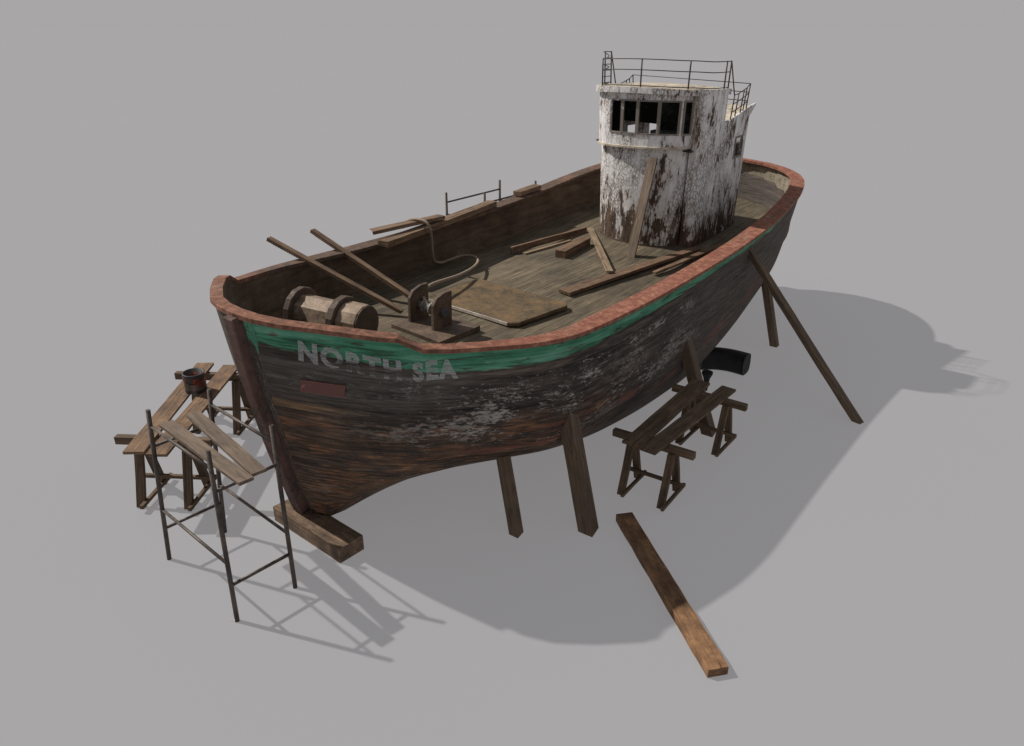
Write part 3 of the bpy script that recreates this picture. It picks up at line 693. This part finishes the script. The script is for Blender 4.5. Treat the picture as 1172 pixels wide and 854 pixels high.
    me = bpy.data.meshes.new('upper_wall'); bm.normal_update(); bm.to_mesh(me); bm.free(); me.materials.append(M['peel']); me.materials.append(M['inner'])
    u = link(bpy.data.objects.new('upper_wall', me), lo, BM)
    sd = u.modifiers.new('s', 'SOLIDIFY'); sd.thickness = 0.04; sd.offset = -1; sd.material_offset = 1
    # window frames: mullions and rails standing in the openings
    for (ta, tb) in wins:
        bmf = bmesh.new()
        def bar(p, q, r=0.017):
            p, q = Vector(p), Vector(q); m = frame(p, q, (0, 0, 1) if abs((q - p).normalized().z) < .9 else (1, 0, 0)); Lb = (q - p).length / 2
            vv = [bmf.verts.new(m @ Vector((sx * Lb, sy * r, sz * r))) for sx in (-1, 1) for sy, sz in ((-1, -1), (1, -1), (1, 1), (-1, 1))]
            bmf.faces.new(vv[:4][::-1]); bmf.faces.new(vv[4:])
            for j in range(4): bmf.faces.new((vv[j], vv[(j + 1) % 4], vv[4 + (j + 1) % 4], vv[4 + j]))
        e = 0.010
        (sa, ba), (sb, bb) = at(ta + e), at(tb - e); sm, bmid = at((ta + tb) / 2)
        bar((sa, ba, ZL + .004 - .04 * ba), (sa, ba, ZH - .004 - .04 * ba)); bar((sb, bb, ZL + .004 - .04 * bb), (sb, bb, ZH - .004 - .04 * bb))
        for z in (ZL + .014, ZH - .014):
            bar((sa, ba, z - .04 * ba), (sm, bmid, z - .04 * bmid), .014); bar((sm, bmid, z - .04 * bmid), (sb, bb, z - .04 * bb), .014)
        bm_obj('window_frame', bmf, M['frame'], lo, BM)
    # ledge moulding below the windows (front bay only)
    V, F = [], []
    lp = [at(t) for t in np.linspace(t_of_b(-.945), t_of_b(.86), 24)]
    for i, (s, b) in enumerate(lp):
        d = Vector((s - 8.9, b * .9)).normalized(); z = ledge(s, b)
        for (o, dz) in ((-.06, -.02), (.03, -.022), (.03, .012), (-.02, .02)): V.append((s + d.x * o, b + d.y * o, z + dz))
    for i in range(len(lp) - 1):
        for j in range(4): F.append((4 * i + j, 4 * i + (j + 1) % 4, 4 * (i + 1) + (j + 1) % 4, 4 * (i + 1) + j))
    mesh_obj('ledge', V, F, M['roofpaint'], lo)
    # roof slab with overhang at the front
    rim = []
    for t in np.linspace(0, L[-1], 44):
        s, b = at(t); d = Vector((s - 8.9, b)).normalized(); o = 0.085 if s < 8.45 else (-0.012 if b < 0 else 0.10); rim.append((s + d.x * o, b + d.y * o))
    rim += [(9.27, 1.26), (9.27, .6), (9.27, 0), (9.27, -.6), (9.27, -1.22)]
    V, F = [], []; N = len(rim)
    for s, b in rim: V += [(s, b, roofz(b) - .095), (s, b, roofz(b) + .005)]
    for i in range(N):
        k = (i + 1) % N; F.append((2 * i, 2 * k, 2 * k + 1, 2 * i + 1))
    c0 = len(V); V += [(8.7, 0, 4.90), (8.7, 0, 4.992)]
    for i in range(N):
        k = (i + 1) % N; F.append((2 * i + 1, 2 * k + 1, c0 + 1)); F.append((2 * k, 2 * i, c0))
    mesh_obj('roof', V, F, None, lo, mats=[M['roofpaint'], M['peel']], midx=[1] * N + [0] * (2 * N))
    # lower aft deck with flared bulwark
    sk = [(9.1, 4.0, 4.34, 0.0), (9.45, 4.02, 4.40, .005), (9.8, 4.055, 4.47, .012), (10.1, 4.11, 4.53, .025), (10.4, 4.21, 4.59, .05), (10.58, 4.36, 4.62, .08), (10.66, 4.48, 4.64, .10)]
    for sg in (-1, 1):
        V, F = [], []
        for s, zl, zt, fl in sk:
            hb = float(np.interp(s, [9.1, 10.0, 10.45, 10.72], [1.20, 1.195, 1.155, 1.12]))
            V += [(s, sg * hb, zl), (s, sg * (hb + fl), zt), (s, sg * (hb + fl - .05), zt), (s, sg * (hb - .05), zl)]
        for i in range(len(sk) - 1):
            for j in range(4): F.append((4 * i + j, 4 * (i + 1) + j, 4 * (i + 1) + (j + 1) % 4, 4 * i + (j + 1) % 4))
        F.append((0, 1, 2, 3)); F.append(tuple(4 * (len(sk) - 1) + j for j in range(4))[::-1])
        mesh_obj('aft_bulwark', V, F, M['peel'], lo)
    # aft deck boards
    V, F = [], []
    for s, z in ((9.25, 4.29), (9.8, 4.38), (10.62, 4.54)):
        V += [(s, -1.15, z), (s, 1.15, z)]
    F = [(0, 1, 3, 2), (2, 3, 5, 4)]
    o = mesh_obj('aft_deck', V, F, M['roofpaint'], lo); sd = o.modifiers.new('s', 'SOLIDIFY'); sd.thickness = 0.03
    # frames round the open side windows near the after end
    for sg in (-1, 1):
        bmf = bmesh.new()
        c4 = []
        for s, b in ((9.9, 1.19), (10.36, 1.16)):
            zt = min(4.03, top_of(s, sg * b) - .02); c4.append((s, sg * (b - .005), zt - .40, zt))
        (s0, b0, za, zb), (s1, b1, zc, zd) = c4
        for p, q in (((s0, b0, za), (s0, b0, zb)), ((s1, b1, zc), (s1, b1, zd)), ((s0, b0, za), (s1, b1, zc)), ((s0, b0, zb), (s1, b1, zd))):
            p, q = Vector(p), Vector(q); m = frame(p, q, (0, 0, 1) if abs((q - p).normalized().z) < .9 else (1, 0, 0)); Lb = (q - p).length / 2 + .015
            bmesh.ops.create_cube(bmf, size=1.0, matrix=m @ Matrix.Diagonal((2 * Lb, .035, .035, 1)))
        bm_obj('side_window_frame', bmf, M['frame'], lo, BM)
    # interior console seen through the windows
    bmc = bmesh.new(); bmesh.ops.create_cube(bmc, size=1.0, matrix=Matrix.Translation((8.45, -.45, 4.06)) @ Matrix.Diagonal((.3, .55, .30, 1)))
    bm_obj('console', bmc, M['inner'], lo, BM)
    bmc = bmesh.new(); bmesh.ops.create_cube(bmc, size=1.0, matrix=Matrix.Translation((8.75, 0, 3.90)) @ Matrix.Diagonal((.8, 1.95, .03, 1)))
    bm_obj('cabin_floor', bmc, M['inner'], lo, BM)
    # roof railing: port aft corner, round the front, starboard aft corner
    bmr = bmesh.new(); H = 0.48
    tr = np.linspace(L[0] + .0, L[-1], 40)
    def rp(t, z): s, b = at(t); return (s + .02, b * .97, z)
    def HH(t): return H + .13 * max(0, min(1, (t - L[-1] + .75) / .25))
    for kz in (.06, .62, 1.0):
        tube_bm(catmull([rp(t, roofz(at(t)[1]) + HH(t) * kz) for t in tr[::3]], 4), .009, 6, bm=bmr)
    for kz in (.25, .44, .81):
        tube_bm([rp(t, roofz(at(t)[1]) + HH(t) * kz) for t in np.linspace(L[-1] - .5, L[-1], 4)], .008, 6, bm=bmr)
    pt = [0.0, 0.17, t_of_b(-.86), t_of_b(-.10), t_of_b(.80), L[-1] - .5, L[-1]]
    for t in pt:
        s, b = at(t); tube_bm([(s + .02, b * .97, roofz(b) - .01), (s + .02, b * .97, roofz(b) + HH(t) + .01)], .013, 6, bm=bmr)
    for sg in (-1, 1):
        tube_bm([(9.22, sg * 1.165, roofz(sg * 1.165) + (H if sg < 0 else H + .13)), (9.49, sg * 1.20, 4.85)], .012, 6, bm=bmr)
    autosmooth(bm_obj('roof_railing', bmr, M['rail'], lo, BM))
    bmr = bmesh.new()
    for sg in (-1, 1):
        ps = [(9.49, 4.38, 4.85), (9.69, 4.42, 4.87), (9.94, 4.48, 4.92), (10.07, 4.50, 4.95), (10.22, 4.54, 5.02)]
        for s, z0, z1 in ps: tube_bm([(s, sg * 1.185, z0), (s, sg * 1.205, z1)], .012, 6, bm=bmr)
        for k_ in (.33, .66, 1.0): tube_bm([(s, sg * (1.185 + .02 * k_), z0 + (z1 - z0) * k_) for s, z0, z1 in ps], .009, 6, bm=bmr)
    for z in (4.70, 4.86, 5.02): tube_bm([(10.22, -1.2, z), (10.22, 1.2, z)], .008, 6, bm=bmr)
    autosmooth(bm_obj('aft_railing', bmr, M['rail'], lo, BM))
    # dark rubbing strip at the foot
    V, F = [], []
    for s, b in plan:
        d = Vector((s - 9.4, b)).normalized(); z = deck_z(s, b)
        V += [(s + d.x * .012, b + d.y * .012, z - .03), (s + d.x * .012, b + d.y * .012, z + .03)]
    for i in range(n - 1): F.append((2 * i, 2 * (i + 1), 2 * (i + 1) + 1, 2 * i + 1))
    mesh_obj('base_strip', V, F, M['prop'], lo)
build_wheelhouse()
def flare(o):
    """the house widens a little towards the starboard side with height"""
    for v in o.data.vertices:
        b = v.co.y; v.co.y = b + 0.034 * max(0, v.co.z - 2.1) * max(0, 1 + b / 1.16)
    for ch in o.children: flare(ch)
flare([o for o in boat.children if o.name == 'wheelhouse'][0])

# ------------------------------------------------------------------ things on deck
def deckp(s, b, dz): return W(s, b, deck_z(s, b) + dz)

def build_drum():
    a, c = Vector((.95, 1.27, 2.345)), Vector((1.16, .12, 2.345)); Mw = BM @ frame(a, c, at=0.0)
    L = (c - a).length
    root = empty('cable_drum', Mw, 'broad octagonal cable drum with thick end flanges lying on the foredeck', 'cable drum')
    def cyl(name, x0, x1, r, n, mat, ph=0.0, ch=0.0):
        prof = [(x0, r - ch), (x0 + ch, r), (x1 - ch, r), (x1, r - ch)] if ch else [(x0, r), (x1, r)]
        bm = bmesh.new(); rings = [[bm.verts.new((x, rr * math.cos(ph + 2 * math.pi * j / n), rr * math.sin(ph + 2 * math.pi * j / n))) for j in range(n)] for x, rr in prof]
        for p, q in zip(rings[:-1], rings[1:]):
            for j in range(n): bm.faces.new((p[j], p[(j + 1) % n], q[(j + 1) % n], q[j]))
        bm.faces.new(rings[0][::-1]); bm.faces.new(rings[-1])
        return bm_obj(name, bm, mat, root, Mw)
    cyl('barrel', .06, L * .62, .245, 8, M['drum'], R(8))
    cyl('flange', -.02, .085, .335, 14, M['drumdark'], .1, .012)
    cyl('flange', L * .60, L * .70, .335, 14, M['drumdark'], .1, .012)
    cyl('end_cap', L * .70, L * .97, .275, 12, M['drum'], R(11), .01)
    o = cyl('cap_disc', L * .97 - .002, L * .985, .262, 20, M['drumdark'])
build_drum()

def build_bracket():
    z0 = 1.975; Mw = BM @ Matrix.Translation((2.32, -.03, z0)) @ Matrix.Rotation(R(-3), 4, 'Z')
    root = empty('roller_bracket', Mw, 'rusty roller bracket with two upright cheeks on a square base plate', 'roller bracket')
    bm = board_bm(.84, .98, .075, jit=.002, bev=.008); bm_obj('base_plate', bm, M['rust'], root, Mw @ Matrix.Translation((0.0, 0.0, .028)))
    def cheek(b):
        prof = [(-.18, .055), (.19, .055), (.19, .58), (.05, .58), (-.11, .53), (-.18, .43)]
        bm = bmesh.new(); A = [bm.verts.new((x, -.03, z)) for x, z in prof]; B = [bm.verts.new((x, .03, z)) for x, z in prof]
        bm.faces.new(A); bm.faces.new(B[::-1])
        for j in range(6): bm.faces.new((A[j], B[j], B[(j + 1) % 6], A[(j + 1) % 6]))
        bmesh.ops.bevel(bm, geom=list(bm.edges), offset=.007, segments=1, affect='EDGES')
        bm_obj('cheek_plate', bm, M['rust'], root, Mw @ Matrix.Translation((0, b, 0)))
    cheek(.36); cheek(-.12)
    def cy(name, b0, b1, r, mat, n=14, x=.0, z=.30):
        autosmooth(bm_obj(name, tube_bm([(x, b0, z), (x, b1, z)], r, n), mat, root, Mw))
    cy('roller', -.07, .35, .06, M['steel']); cy('roller_flange', .20, .235, .092, M['steel']); cy('roller_flange', .04, .075, .092, M['steel'])
    cy('bolt_head', -.20, -.13, .062, M['bolt'], 8); cy('bolt_head', .41, .46, .062, M['bolt'], 8)
build_bracket()

def build_hatch():
    z = 1.955; pts = [(3.13, .95), (3.13, -.72), (3.24, -.86), (4.33, -1.0), (4.43, -.92), (4.46, .92)]
    c = Vector((3.8, 0, z)); bm = bmesh.new()
    lo = [bm.verts.new((s - c.x, b - c.y, 0)) for s, b in pts]; hi = [bm.verts.new((s - c.x, b - c.y, .055)) for s, b in pts]
    bm.faces.new(lo[::-1]); bm.faces.new(hi)
    for j in range(6): bm.faces.new((lo[j], lo[(j + 1) % 6], hi[(j + 1) % 6], hi[j]))
    bmesh.ops.bevel(bm, geom=[e for e in bm.edges if all(v in hi for v in e.verts)], offset=.012, segments=1, affect='EDGES')
    o = bm_obj('hatch_cover', bm, M['hatch'], None, BM @ Matrix.Translation(c))
    s0 = board('highlight_strip', W(3.125, .95, 1.985), W(3.125, -.72, 1.985), .012, .045, M['bright'], o, bev=0, jit=.001)  # added strip, paints the sunlit forward edge of the plate as a highlight
    tag(o, 'flat rusty square hatch plate with clipped corners lying amidships on the deck', 'hatch cover')
build_hatch()

def toothed(p0, p1, label):
    L = (p1 - p0).length; w, h = .10, .055; bm = board_bm(L, w, h, jit=.003, bev=.006)
    n = int(L / .042)
    for i in range(2, n - 2):                     # row of small teeth along both lower edges
        x = -L / 2 + i * L / n
        for y in (-w / 2 + .008, w / 2 - .008):
            v = [bm.verts.new((x - .013, y, -h / 2 + .004)), bm.verts.new((x + .013, y, -h / 2 + .004)), bm.verts.new((x, y, -h / 2 - .017))]
            v2 = [bm.verts.new((q.co.x, y + (.014 if y < 0 else -.014), q.co.z)) for q in v]
            bm.faces.new(v); bm.faces.new(v2[::-1])
            for j in range(3): bm.faces.new((v[j], v2[j], v2[(j + 1) % 3], v[(j + 1) % 3]))
    o = bm_obj('toothed_bar', bm, M['railplank'], None, frame(p0, p1)); tag(o, label, 'toothed bar', 'toothed bars leaning over the far rail')
toothed(W(2.40, .73, 2.035), W(1.70, 2.88, 2.91), 'long toothed bar leaning over the far rail, the one nearer the bow above the drum')
toothed(W(2.92, .96, 2.035), W(2.62, 2.97, 2.84), 'long toothed bar leaning over the far rail, its foot behind the roller bracket')

def plank(p0, p1, w, h, mat, label, cat='plank', group=None, name='plank', up=(0, 0, 1), **kw):
    o = board(name, p0, p1, w, h, M[mat], None, up, **kw); return tag(o, label, cat, group)
GD = 'loose timbers scattered on the deck'
plank(W(6.22, 1.55, 2.00), W(8.2, 1.12, 2.08), .055, .12, 'deckplank', 'long dark plank standing on edge on the deck, nearest the far bulwark', group=GD, ragged=(.01, .05))
plank(W(6.34, 1.33, 1.945), W(7.60, 1.10, 1.99), .10, .035, 'tan', 'thin pale batten lying flat beside the plank on edge', group=GD)
plank(W(6.50, .60, 2.04), W(7.56, .70, 2.07), .21, .15, 'deckplank', 'short thick square timber on the deck in front of the wheelhouse', 'timber', GD, name='timber')
plank(W(8.36, 1.09, 2.085), W(6.10, -.72, 2.075), .12, .03, 'tan', 'thin pale tan board resting its lower end on the long dark plank', group=GD, jit=.003)
plank(W(4.88, -.58, 1.985), W(8.5, -1.25, 2.07), .26, .055, 'deckplank', 'longest dark wide plank lying on the deck from the hatch to the wheelhouse', group=GD, taper=(1.0, .6), ragged=(.01, .25))
plank(W(6.80, -1.24, 1.995), W(9.15, -1.60, 2.12), .13, .04, 'deckplank', 'narrow dark tapered plank on the deck beside the near bulwark', group=GD, jit=.004, taper=(.6, 1.0))
plank(W(7.42, -.41, 1.99), W(7.93, -.42, 3.78), .20, .035, 'plank', 'brown plank leaning upright against the front of the white wheelhouse', up=(-.75, -.65, .3), jit=.003)
GR = 'timbers lying along the far rail'
plank(W(3.42, 2.15, 2.60), W(6.75, 2.46, 2.68), .22, .10, 'railplank', 'long thick plank lying along the far rail cap under the ragged board', group=GR, jit=.008)
plank(W(3.57, 2.47, 2.735), W(5.05, 2.30, 2.74), .20, .06, 'railplank', 'short board with ragged split end on the far rail, rope looped over it', group=GR, ragged=(.22, .02), jit=.008)
plank(W(7.6, 2.48, 2.735), W(8.28, 2.43, 2.79), .20, .09, 'railplank', 'small block of timber alone on the far rail nearer the wheelhouse', 'timber', GR, name='timber')

def build_rope():
    loc = [(4.40, 2.66, 2.60), (4.39, 2.56, 2.72), (4.41, 2.37, 2.80), (4.42, 2.12, 2.80), (4.44, 2.03, 2.70), (4.55, 2.09, 2.45), (4.63, 2.15, 2.17), (4.78, 2.24, 1.97), (4.98, 2.26, 1.89), (5.12, 2.19, 1.92),
           (5.33, 2.06, 1.98), (5.34, 1.80, 2.03), (5.10, 1.47, 2.07), (4.65, 1.18, 2.12), (3.96, .94, 2.18), (3.14, .80, 2.26), (2.62, .50, 2.31), (2.36, .22, 2.36), (2.30, .10, 2.30)]
    pts = catmull([W(*p) for p in loc], 8); base = pts[0].copy()
    o = autosmooth(bm_obj('rope', tube_bm([p - base for p in pts], .026, 8), M['rope'], None, Matrix.Translation(base)))
    tag(o, 'pale rope hanging from the far rail and looping across the deck to the roller', 'rope')
build_rope()

# ------------------------------------------------------------------ yard things around the hull
def ground_beam(p, q, r, h, name, mat, label, cat, **kw):
    """p->q one long bottom edge, q->r the short bottom edge"""
    p, q, r = Vector(p), Vector(q), Vector(r); x = (q - p).normalized(); y = Vector((-x.y, x.x, 0)); wv = (r - q).dot(y); w = abs(wv)
    L = (q - p).length; off = y * (wv / 2)
    o = board(name, p + off + UP * h / 2, q + off + UP * h / 2, w, h, mat, None, **kw); return tag(o, label, cat)
ground_beam((-3.16, 8.42, 0), (-2.10, 7.52, 0), (-1.87, 7.81, 0), .214, 'keel_block', M['block'], 'squared timber keel block under the foot of the stem', 'keel block', bev=.014, jit=.006)
ground_beam((1.38, 8.407, 0), (1.972, 5.716, 0), (2.191, 5.762, 0), .105, 'timber', M['warm'], 'long heavy squared beam lying alone on the bare ground, half in the shadow', 'timber', jit=.006, seg=14, bev=.012)

GPROP = 'shores propping the near side of the hull'
def shore(foot, top, w, h, label, up=None, mat='prop'):
    f, t = Vector(foot), Vector(top); d = (t - f).normalized(); t = t + d * .06
    L = (t - f).length
    o = board('shore', f, t, w, h, M[mat], None, up or (-.8, .6, 0), bev=.012, jit=.005)
    # trim the foot so that it sits on the ground
    for v in o.data.vertices:
        p = WM[o] @ v.co
        if p.z < .12:
            k = (p.z) / d.z; p = p - d * k if v.co.x < -L / 2 + .15 else p
            v.co = WM[o].inverted() @ p
    tag(o, label, 'shore', GPROP)
shore((.057, 8.13, 0), W(1.5, -1.95, .87), .15, .13, 'slimmer short shore post under the bow quarter, nearest the stem')
shore((1.0, 8.21, 0), W(2.36, -2.36, 1.33), .22, .19, 'thickest shore post standing upright under the hull amidships')
shore((3.19, 10.82, 0), W(5.62, -2.51, 1.35), .22, .17, 'broad shore post standing behind the right-hand trestle table')
shore((5.42, 14.53, 0), W(9.58, -2.34, 1.46), .16, .14, 'short shore post under the stern behind the long slanting pole')
shore((5.76, 11.20, 0), W(7.86, -2.55, 2.42), .13, .10, 'long thin slanting pole reaching from the ground to the green band', up=(-.6, .8, 0))

def build_pipe():
    pts = catmull([Vector((3.60, 13.38, .205)), Vector((3.88, 13.38, .212)), Vector((4.16, 13.29, .21)), Vector((4.42, 13.10, .205))], 5); base = pts[0].copy()
    bm = bmesh.new(); rings = []
    for i, p in enumerate(pts):
        d = (pts[min(i + 1, len(pts) - 1)] - pts[max(i - 1, 0)]).normalized(); y = UP.cross(d).normalized()
        ring = []
        for j in range(16):
            a = 2 * math.pi * j / 16; c, s_ = math.cos(a), math.sin(a)
            rx = .19 * math.copysign(abs(c) ** .6, c); rz = .20 * math.copysign(abs(s_) ** .6, s_)
            ring.append(bm.verts.new(p - base + y * rx + UP * rz))
        rings.append(ring)
    for a, b in zip(rings[:-1], rings[1:]):
        for j in range(16): bm.faces.new((a[j], a[(j + 1) % 16], b[(j + 1) % 16], b[j]))
    bm.faces.new(rings[0][::-1]); f = bm.faces.new(rings[-1])
    r = bmesh.ops.inset_region(bm, faces=[f], thickness=.035, depth=-.02)
    o = autosmooth(bm_obj('rubber_fender', bm, M['rubber'], None, Matrix.Translation(base))); tag(o, 'thick black curved rubber fender lying under the stern', 'fender')
build_pipe()
def build_stub():
    base = Vector((3.505, 12.42, 0)); prof = [(.035, .0), (.045, .12), (.06, .24), (.10, .33), (.10, .36)]
    o = autosmooth(bm_obj('flared_pipe', tube_bm([(0, 0, z) for _, z in prof], .05, 14, radii=[r for r, _ in prof]), M['rubber'], None, Matrix.Translation(base)))
    tag(o, 'small black flared pipe standing behind the broad shore post', 'pipe')
build_stub()

def make_sawhorse(Mw, label, group):
    root = empty('sawhorse', Mw, label, 'sawhorse', group); T = Mw
    def bd(name, p0, p1, w, h, up=(0, 0, 1)):
        m = frame(p0, p1, up); L = (Vector(p1) - Vector(p0)).length
        return bm_obj(name, board_bm(L, w, h, jit=.004, bev=.007), M['trestle'], root, T @ m)
    bd('top_beam', (-.60, 0, .80), (.60, 0, .80), .085, .10)
    for x in (-.30, .30):
        for y in (-1, 1): bd('leg', (x, y * .27, .006), (x, y * .055, .755), .10, .055, up=(0, 1, .3))
        bd('foot_rail', (x + .065, -.38, .075), (x + .065, .38, .075), .04, .05)
    bd('stretcher', (-.44, .12, .215), (.46, .12, .215), .045, .045)
    return root
def copy_tree(o, Mw=None, parent=None):
    c = o.copy(); COL.objects.link(c); WM[c] = Mw if Mw is not None else WM[o]
    if parent: c.parent = parent
    else: c.matrix_basis = Mw
    for ch in list(o.children): copy_tree(ch, WM[ch], c)
    return c
def TM(x, y, a, k=1.0): return Matrix.Translation((x, y, 0)) @ Matrix.Rotation(R(a), 4, 'Z') @ Matrix.Scale(k, 4)
GS = 'sawhorses carrying the trestle tables'
sh = make_sawhorse(TM(1.93, 9.07, -34.5), 'sawhorse at the near end of the right-hand trestle table beside the hull', GS)
for (x, y, a, k, lab) in ((3.03, 10.50, -36.5, 1.0, 'sawhorse at the far end of the right-hand trestle table beside the hull'),
                          (-4.71, 8.99, -4.0, 1.11, 'sawhorse at the near end of the left-hand trestle table with the paint can'),
                          (-4.74, 11.08, -4.0, 1.11, 'sawhorse at the far end of the left-hand trestle table, partly behind the stem')):
    c = copy_tree(sh, TM(x, y, a, k)); c['label'] = lab
GT = 'boards laid over the sawhorses'
plank((1.605, 8.91, .873), (3.005, 10.90, .873), .275, .04, 'trestle', 'table board on the right-hand sawhorses, the one closer to the hull', group=GT)
plank((1.79, 8.73, .873), (3.37, 10.66, .873), .235, .04, 'trestle', 'table board on the right-hand sawhorses, the one farther from the hull', group=GT)
plank((-4.90, 8.53, .966), (-5.02, 11.40, .966), .27, .04, 'wood', 'table board on the left-hand sawhorses, outer one under the paint can', group=GT)
plank((-4.58, 8.47, .966), (-4.56, 11.32, .966), .27, .04, 'wood', 'table board on the left-hand sawhorses, the one beside the stem', group=GT)

def build_can():
    root = empty('paint_can', Matrix.Translation((-4.77, 10.36, .988)), 'open paint can with red drips standing on the left-hand trestle table', 'paint can'); Mw = WM[root]
    r, h, n = .155, .30, 28
    prof = [(r * .96, 0), (r, .008), (r, h - .012), (r * 1.04, h - .008), (r * 1.04, h), (r * .93, h), (r * .93, .20), (0.001, .20)]
    bm = bmesh.new(); rings = [[bm.verts.new((q * math.cos(2 * math.pi * j / n), q * math.sin(2 * math.pi * j / n), z)) for j in range(n)] for q, z in prof]
    for a, b in zip(rings[:-1], rings[1:]):
        for j in range(n): bm.faces.new((a[j], a[(j + 1) % n], b[(j + 1) % n], b[j]))
    bm.faces.new(rings[0][::-1]); bmesh.ops.remove_doubles(bm, verts=rings[-1], dist=.003)
    autosmooth(bm_obj('can_body', bm, M['can'], root, Mw))
    pts = [(r * 1.03 * math.cos(a), r * 1.03 * math.sin(a) , h - .05 - .10 * math.sin((a - R(190)) / R(170) * math.pi)) for a in np.linspace(R(190), R(360), 14)]
    bm_obj('handle', tube_bm(pts, .005, 5), M['tube'], root, Mw)
build_can()

def scaffold(Mw, w, l, h, il, lean, label, group, extra=(), skew=0.0):
    """four leaning tube legs tied by long rails and short rails; origin at the middle of the footprint"""
    root = empty('tube_scaffold', Mw, label, 'scaffold', group); r = .027
    def leg(a, b, z):
        t = z / h; hl = l / 2 - il * t; return Vector((a * hl + lean[0] * t - b * skew, b * w / 2 + lean[1] * t, z))
    for a in (-1, 1):
        for b in (-1, 1): tube('leg', [leg(a, b, 0.0), leg(a, b, h)], r, M['tube'], root)
    for b in (-1, 1):
        for z in (h - .2, .7) + tuple(extra): tube('long_rail', [leg(-1, b, z), leg(1, b, z)], .019, M['tube'], root, 8)
    for a in (-1, 1):
        for z in (h - .46, .44): tube('short_rail', [leg(a, -1, z), leg(a, 1, z)], .020, M['tube'], root, 8)
    return root
rs_ = -.734
lw = (-.016, .212)
ll = (lw[0] * math.cos(rs_) + lw[1] * math.sin(rs_), -lw[0] * math.sin(rs_) + lw[1] * math.cos(rs_))
GSC = 'tube scaffolds beside the hull'
scaffold(Matrix.Translation((-3.387, 7.34, 0)) @ Matrix.Rotation(rs_, 4, 'Z'), .743, 1.608, 2.0, .119, ll, 'dark tube scaffold standing in front of the bow with two boards across it', GSC)
scaffold(Matrix.Translation(Vector((W(7.66, 3.1, 0).x, W(7.66, 3.1, 0).y, 0))) @ Matrix.Rotation(HEAD, 4, 'Z'), .70, 1.80, 2.87, .0, (0, 0), 'taller tube scaffold behind the far rail, only its top showing', GSC, extra=(1.6,), skew=.2)
GP = 'boards on the bow scaffold'
zs = 1.54 + .020 + .022
plank((-2.83, 6.89, zs), (-4.22, 8.19, zs), .17, .04, 'plank', 'scuffed board on the bow scaffold, the outer of the two with a dark patch', group=GP, ragged=(.01, .03))
plank((-2.74, 7.065, zs), (-3.99, 8.44, zs), .17, .04, 'plank', 'board on the bow scaffold, the inner of the two nearer the stem', group=GP)

# ------------------------------------------------------------------ ground, light, camera
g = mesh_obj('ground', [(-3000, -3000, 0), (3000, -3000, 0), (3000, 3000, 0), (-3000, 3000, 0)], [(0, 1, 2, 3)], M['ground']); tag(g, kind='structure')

w = bpy.data.worlds.new('World'); sc.world = w; w.use_nodes = True; nt = w.node_tree; nt.nodes.clear()
tc = nt.nodes.new('ShaderNodeTexCoord'); sp = nt.nodes.new('ShaderNodeSeparateXYZ'); mr = nt.nodes.new('ShaderNodeMapRange'); mx = nt.nodes.new('ShaderNodeMix'); mx.data_type = 'RGBA'
bg = nt.nodes.new('ShaderNodeBackground'); ow = nt.nodes.new('ShaderNodeOutputWorld')
mr.inputs['From Min'].default_value = 0.10; mr.inputs['From Max'].default_value = 0.55
mx.inputs[6].default_value = (0.392, 0.380, 0.385, 1); mx.inputs[7].default_value = (0.27, 0.28, 0.305, 1)
nt.links.new(tc.outputs['Generated'], sp.inputs[0]); nt.links.new(sp.outputs['Z'], mr.inputs['Value']); nt.links.new(mr.outputs[0], mx.inputs[0])
nt.links.new(mx.outputs[2], bg.inputs[0]); nt.links.new(bg.outputs[0], ow.inputs[0]); bg.inputs[1].default_value = 1.0

AZ, EL = R(-24.7), R(43.9)
sun = bpy.data.lights.new('key_sun', 'SUN'); sun.energy = 4.2; sun.angle = R(0.9); sun.color = (1.0, 0.955, 0.89)
so = bpy.data.objects.new('key_sun', sun); COL.objects.link(so)
so.rotation_euler = Vector((math.cos(AZ) * math.cos(EL), math.sin(AZ) * math.cos(EL), -math.sin(EL))).to_track_quat('-Z', 'Y').to_euler()
so.location = (-20, 10, 20)

cam = bpy.data.cameras.new('camera'); co = bpy.data.objects.new('camera', cam); COL.objects.link(co)
co.location = (0, 0, 5.975); co.rotation_euler = (R(90 - 24.41), 0, 0)
cam.sensor_fit = 'HORIZONTAL'; cam.sensor_width = 36; cam.lens = 36 * 870 / 1172; cam.clip_end = 10000; cam.clip_start = .1
sc.camera = co
sc.view_settings.view_transform = 'Standard'; sc.view_settings.look = 'None'; sc.view_settings.exposure = 0
sc.cycles.max_bounces = 6
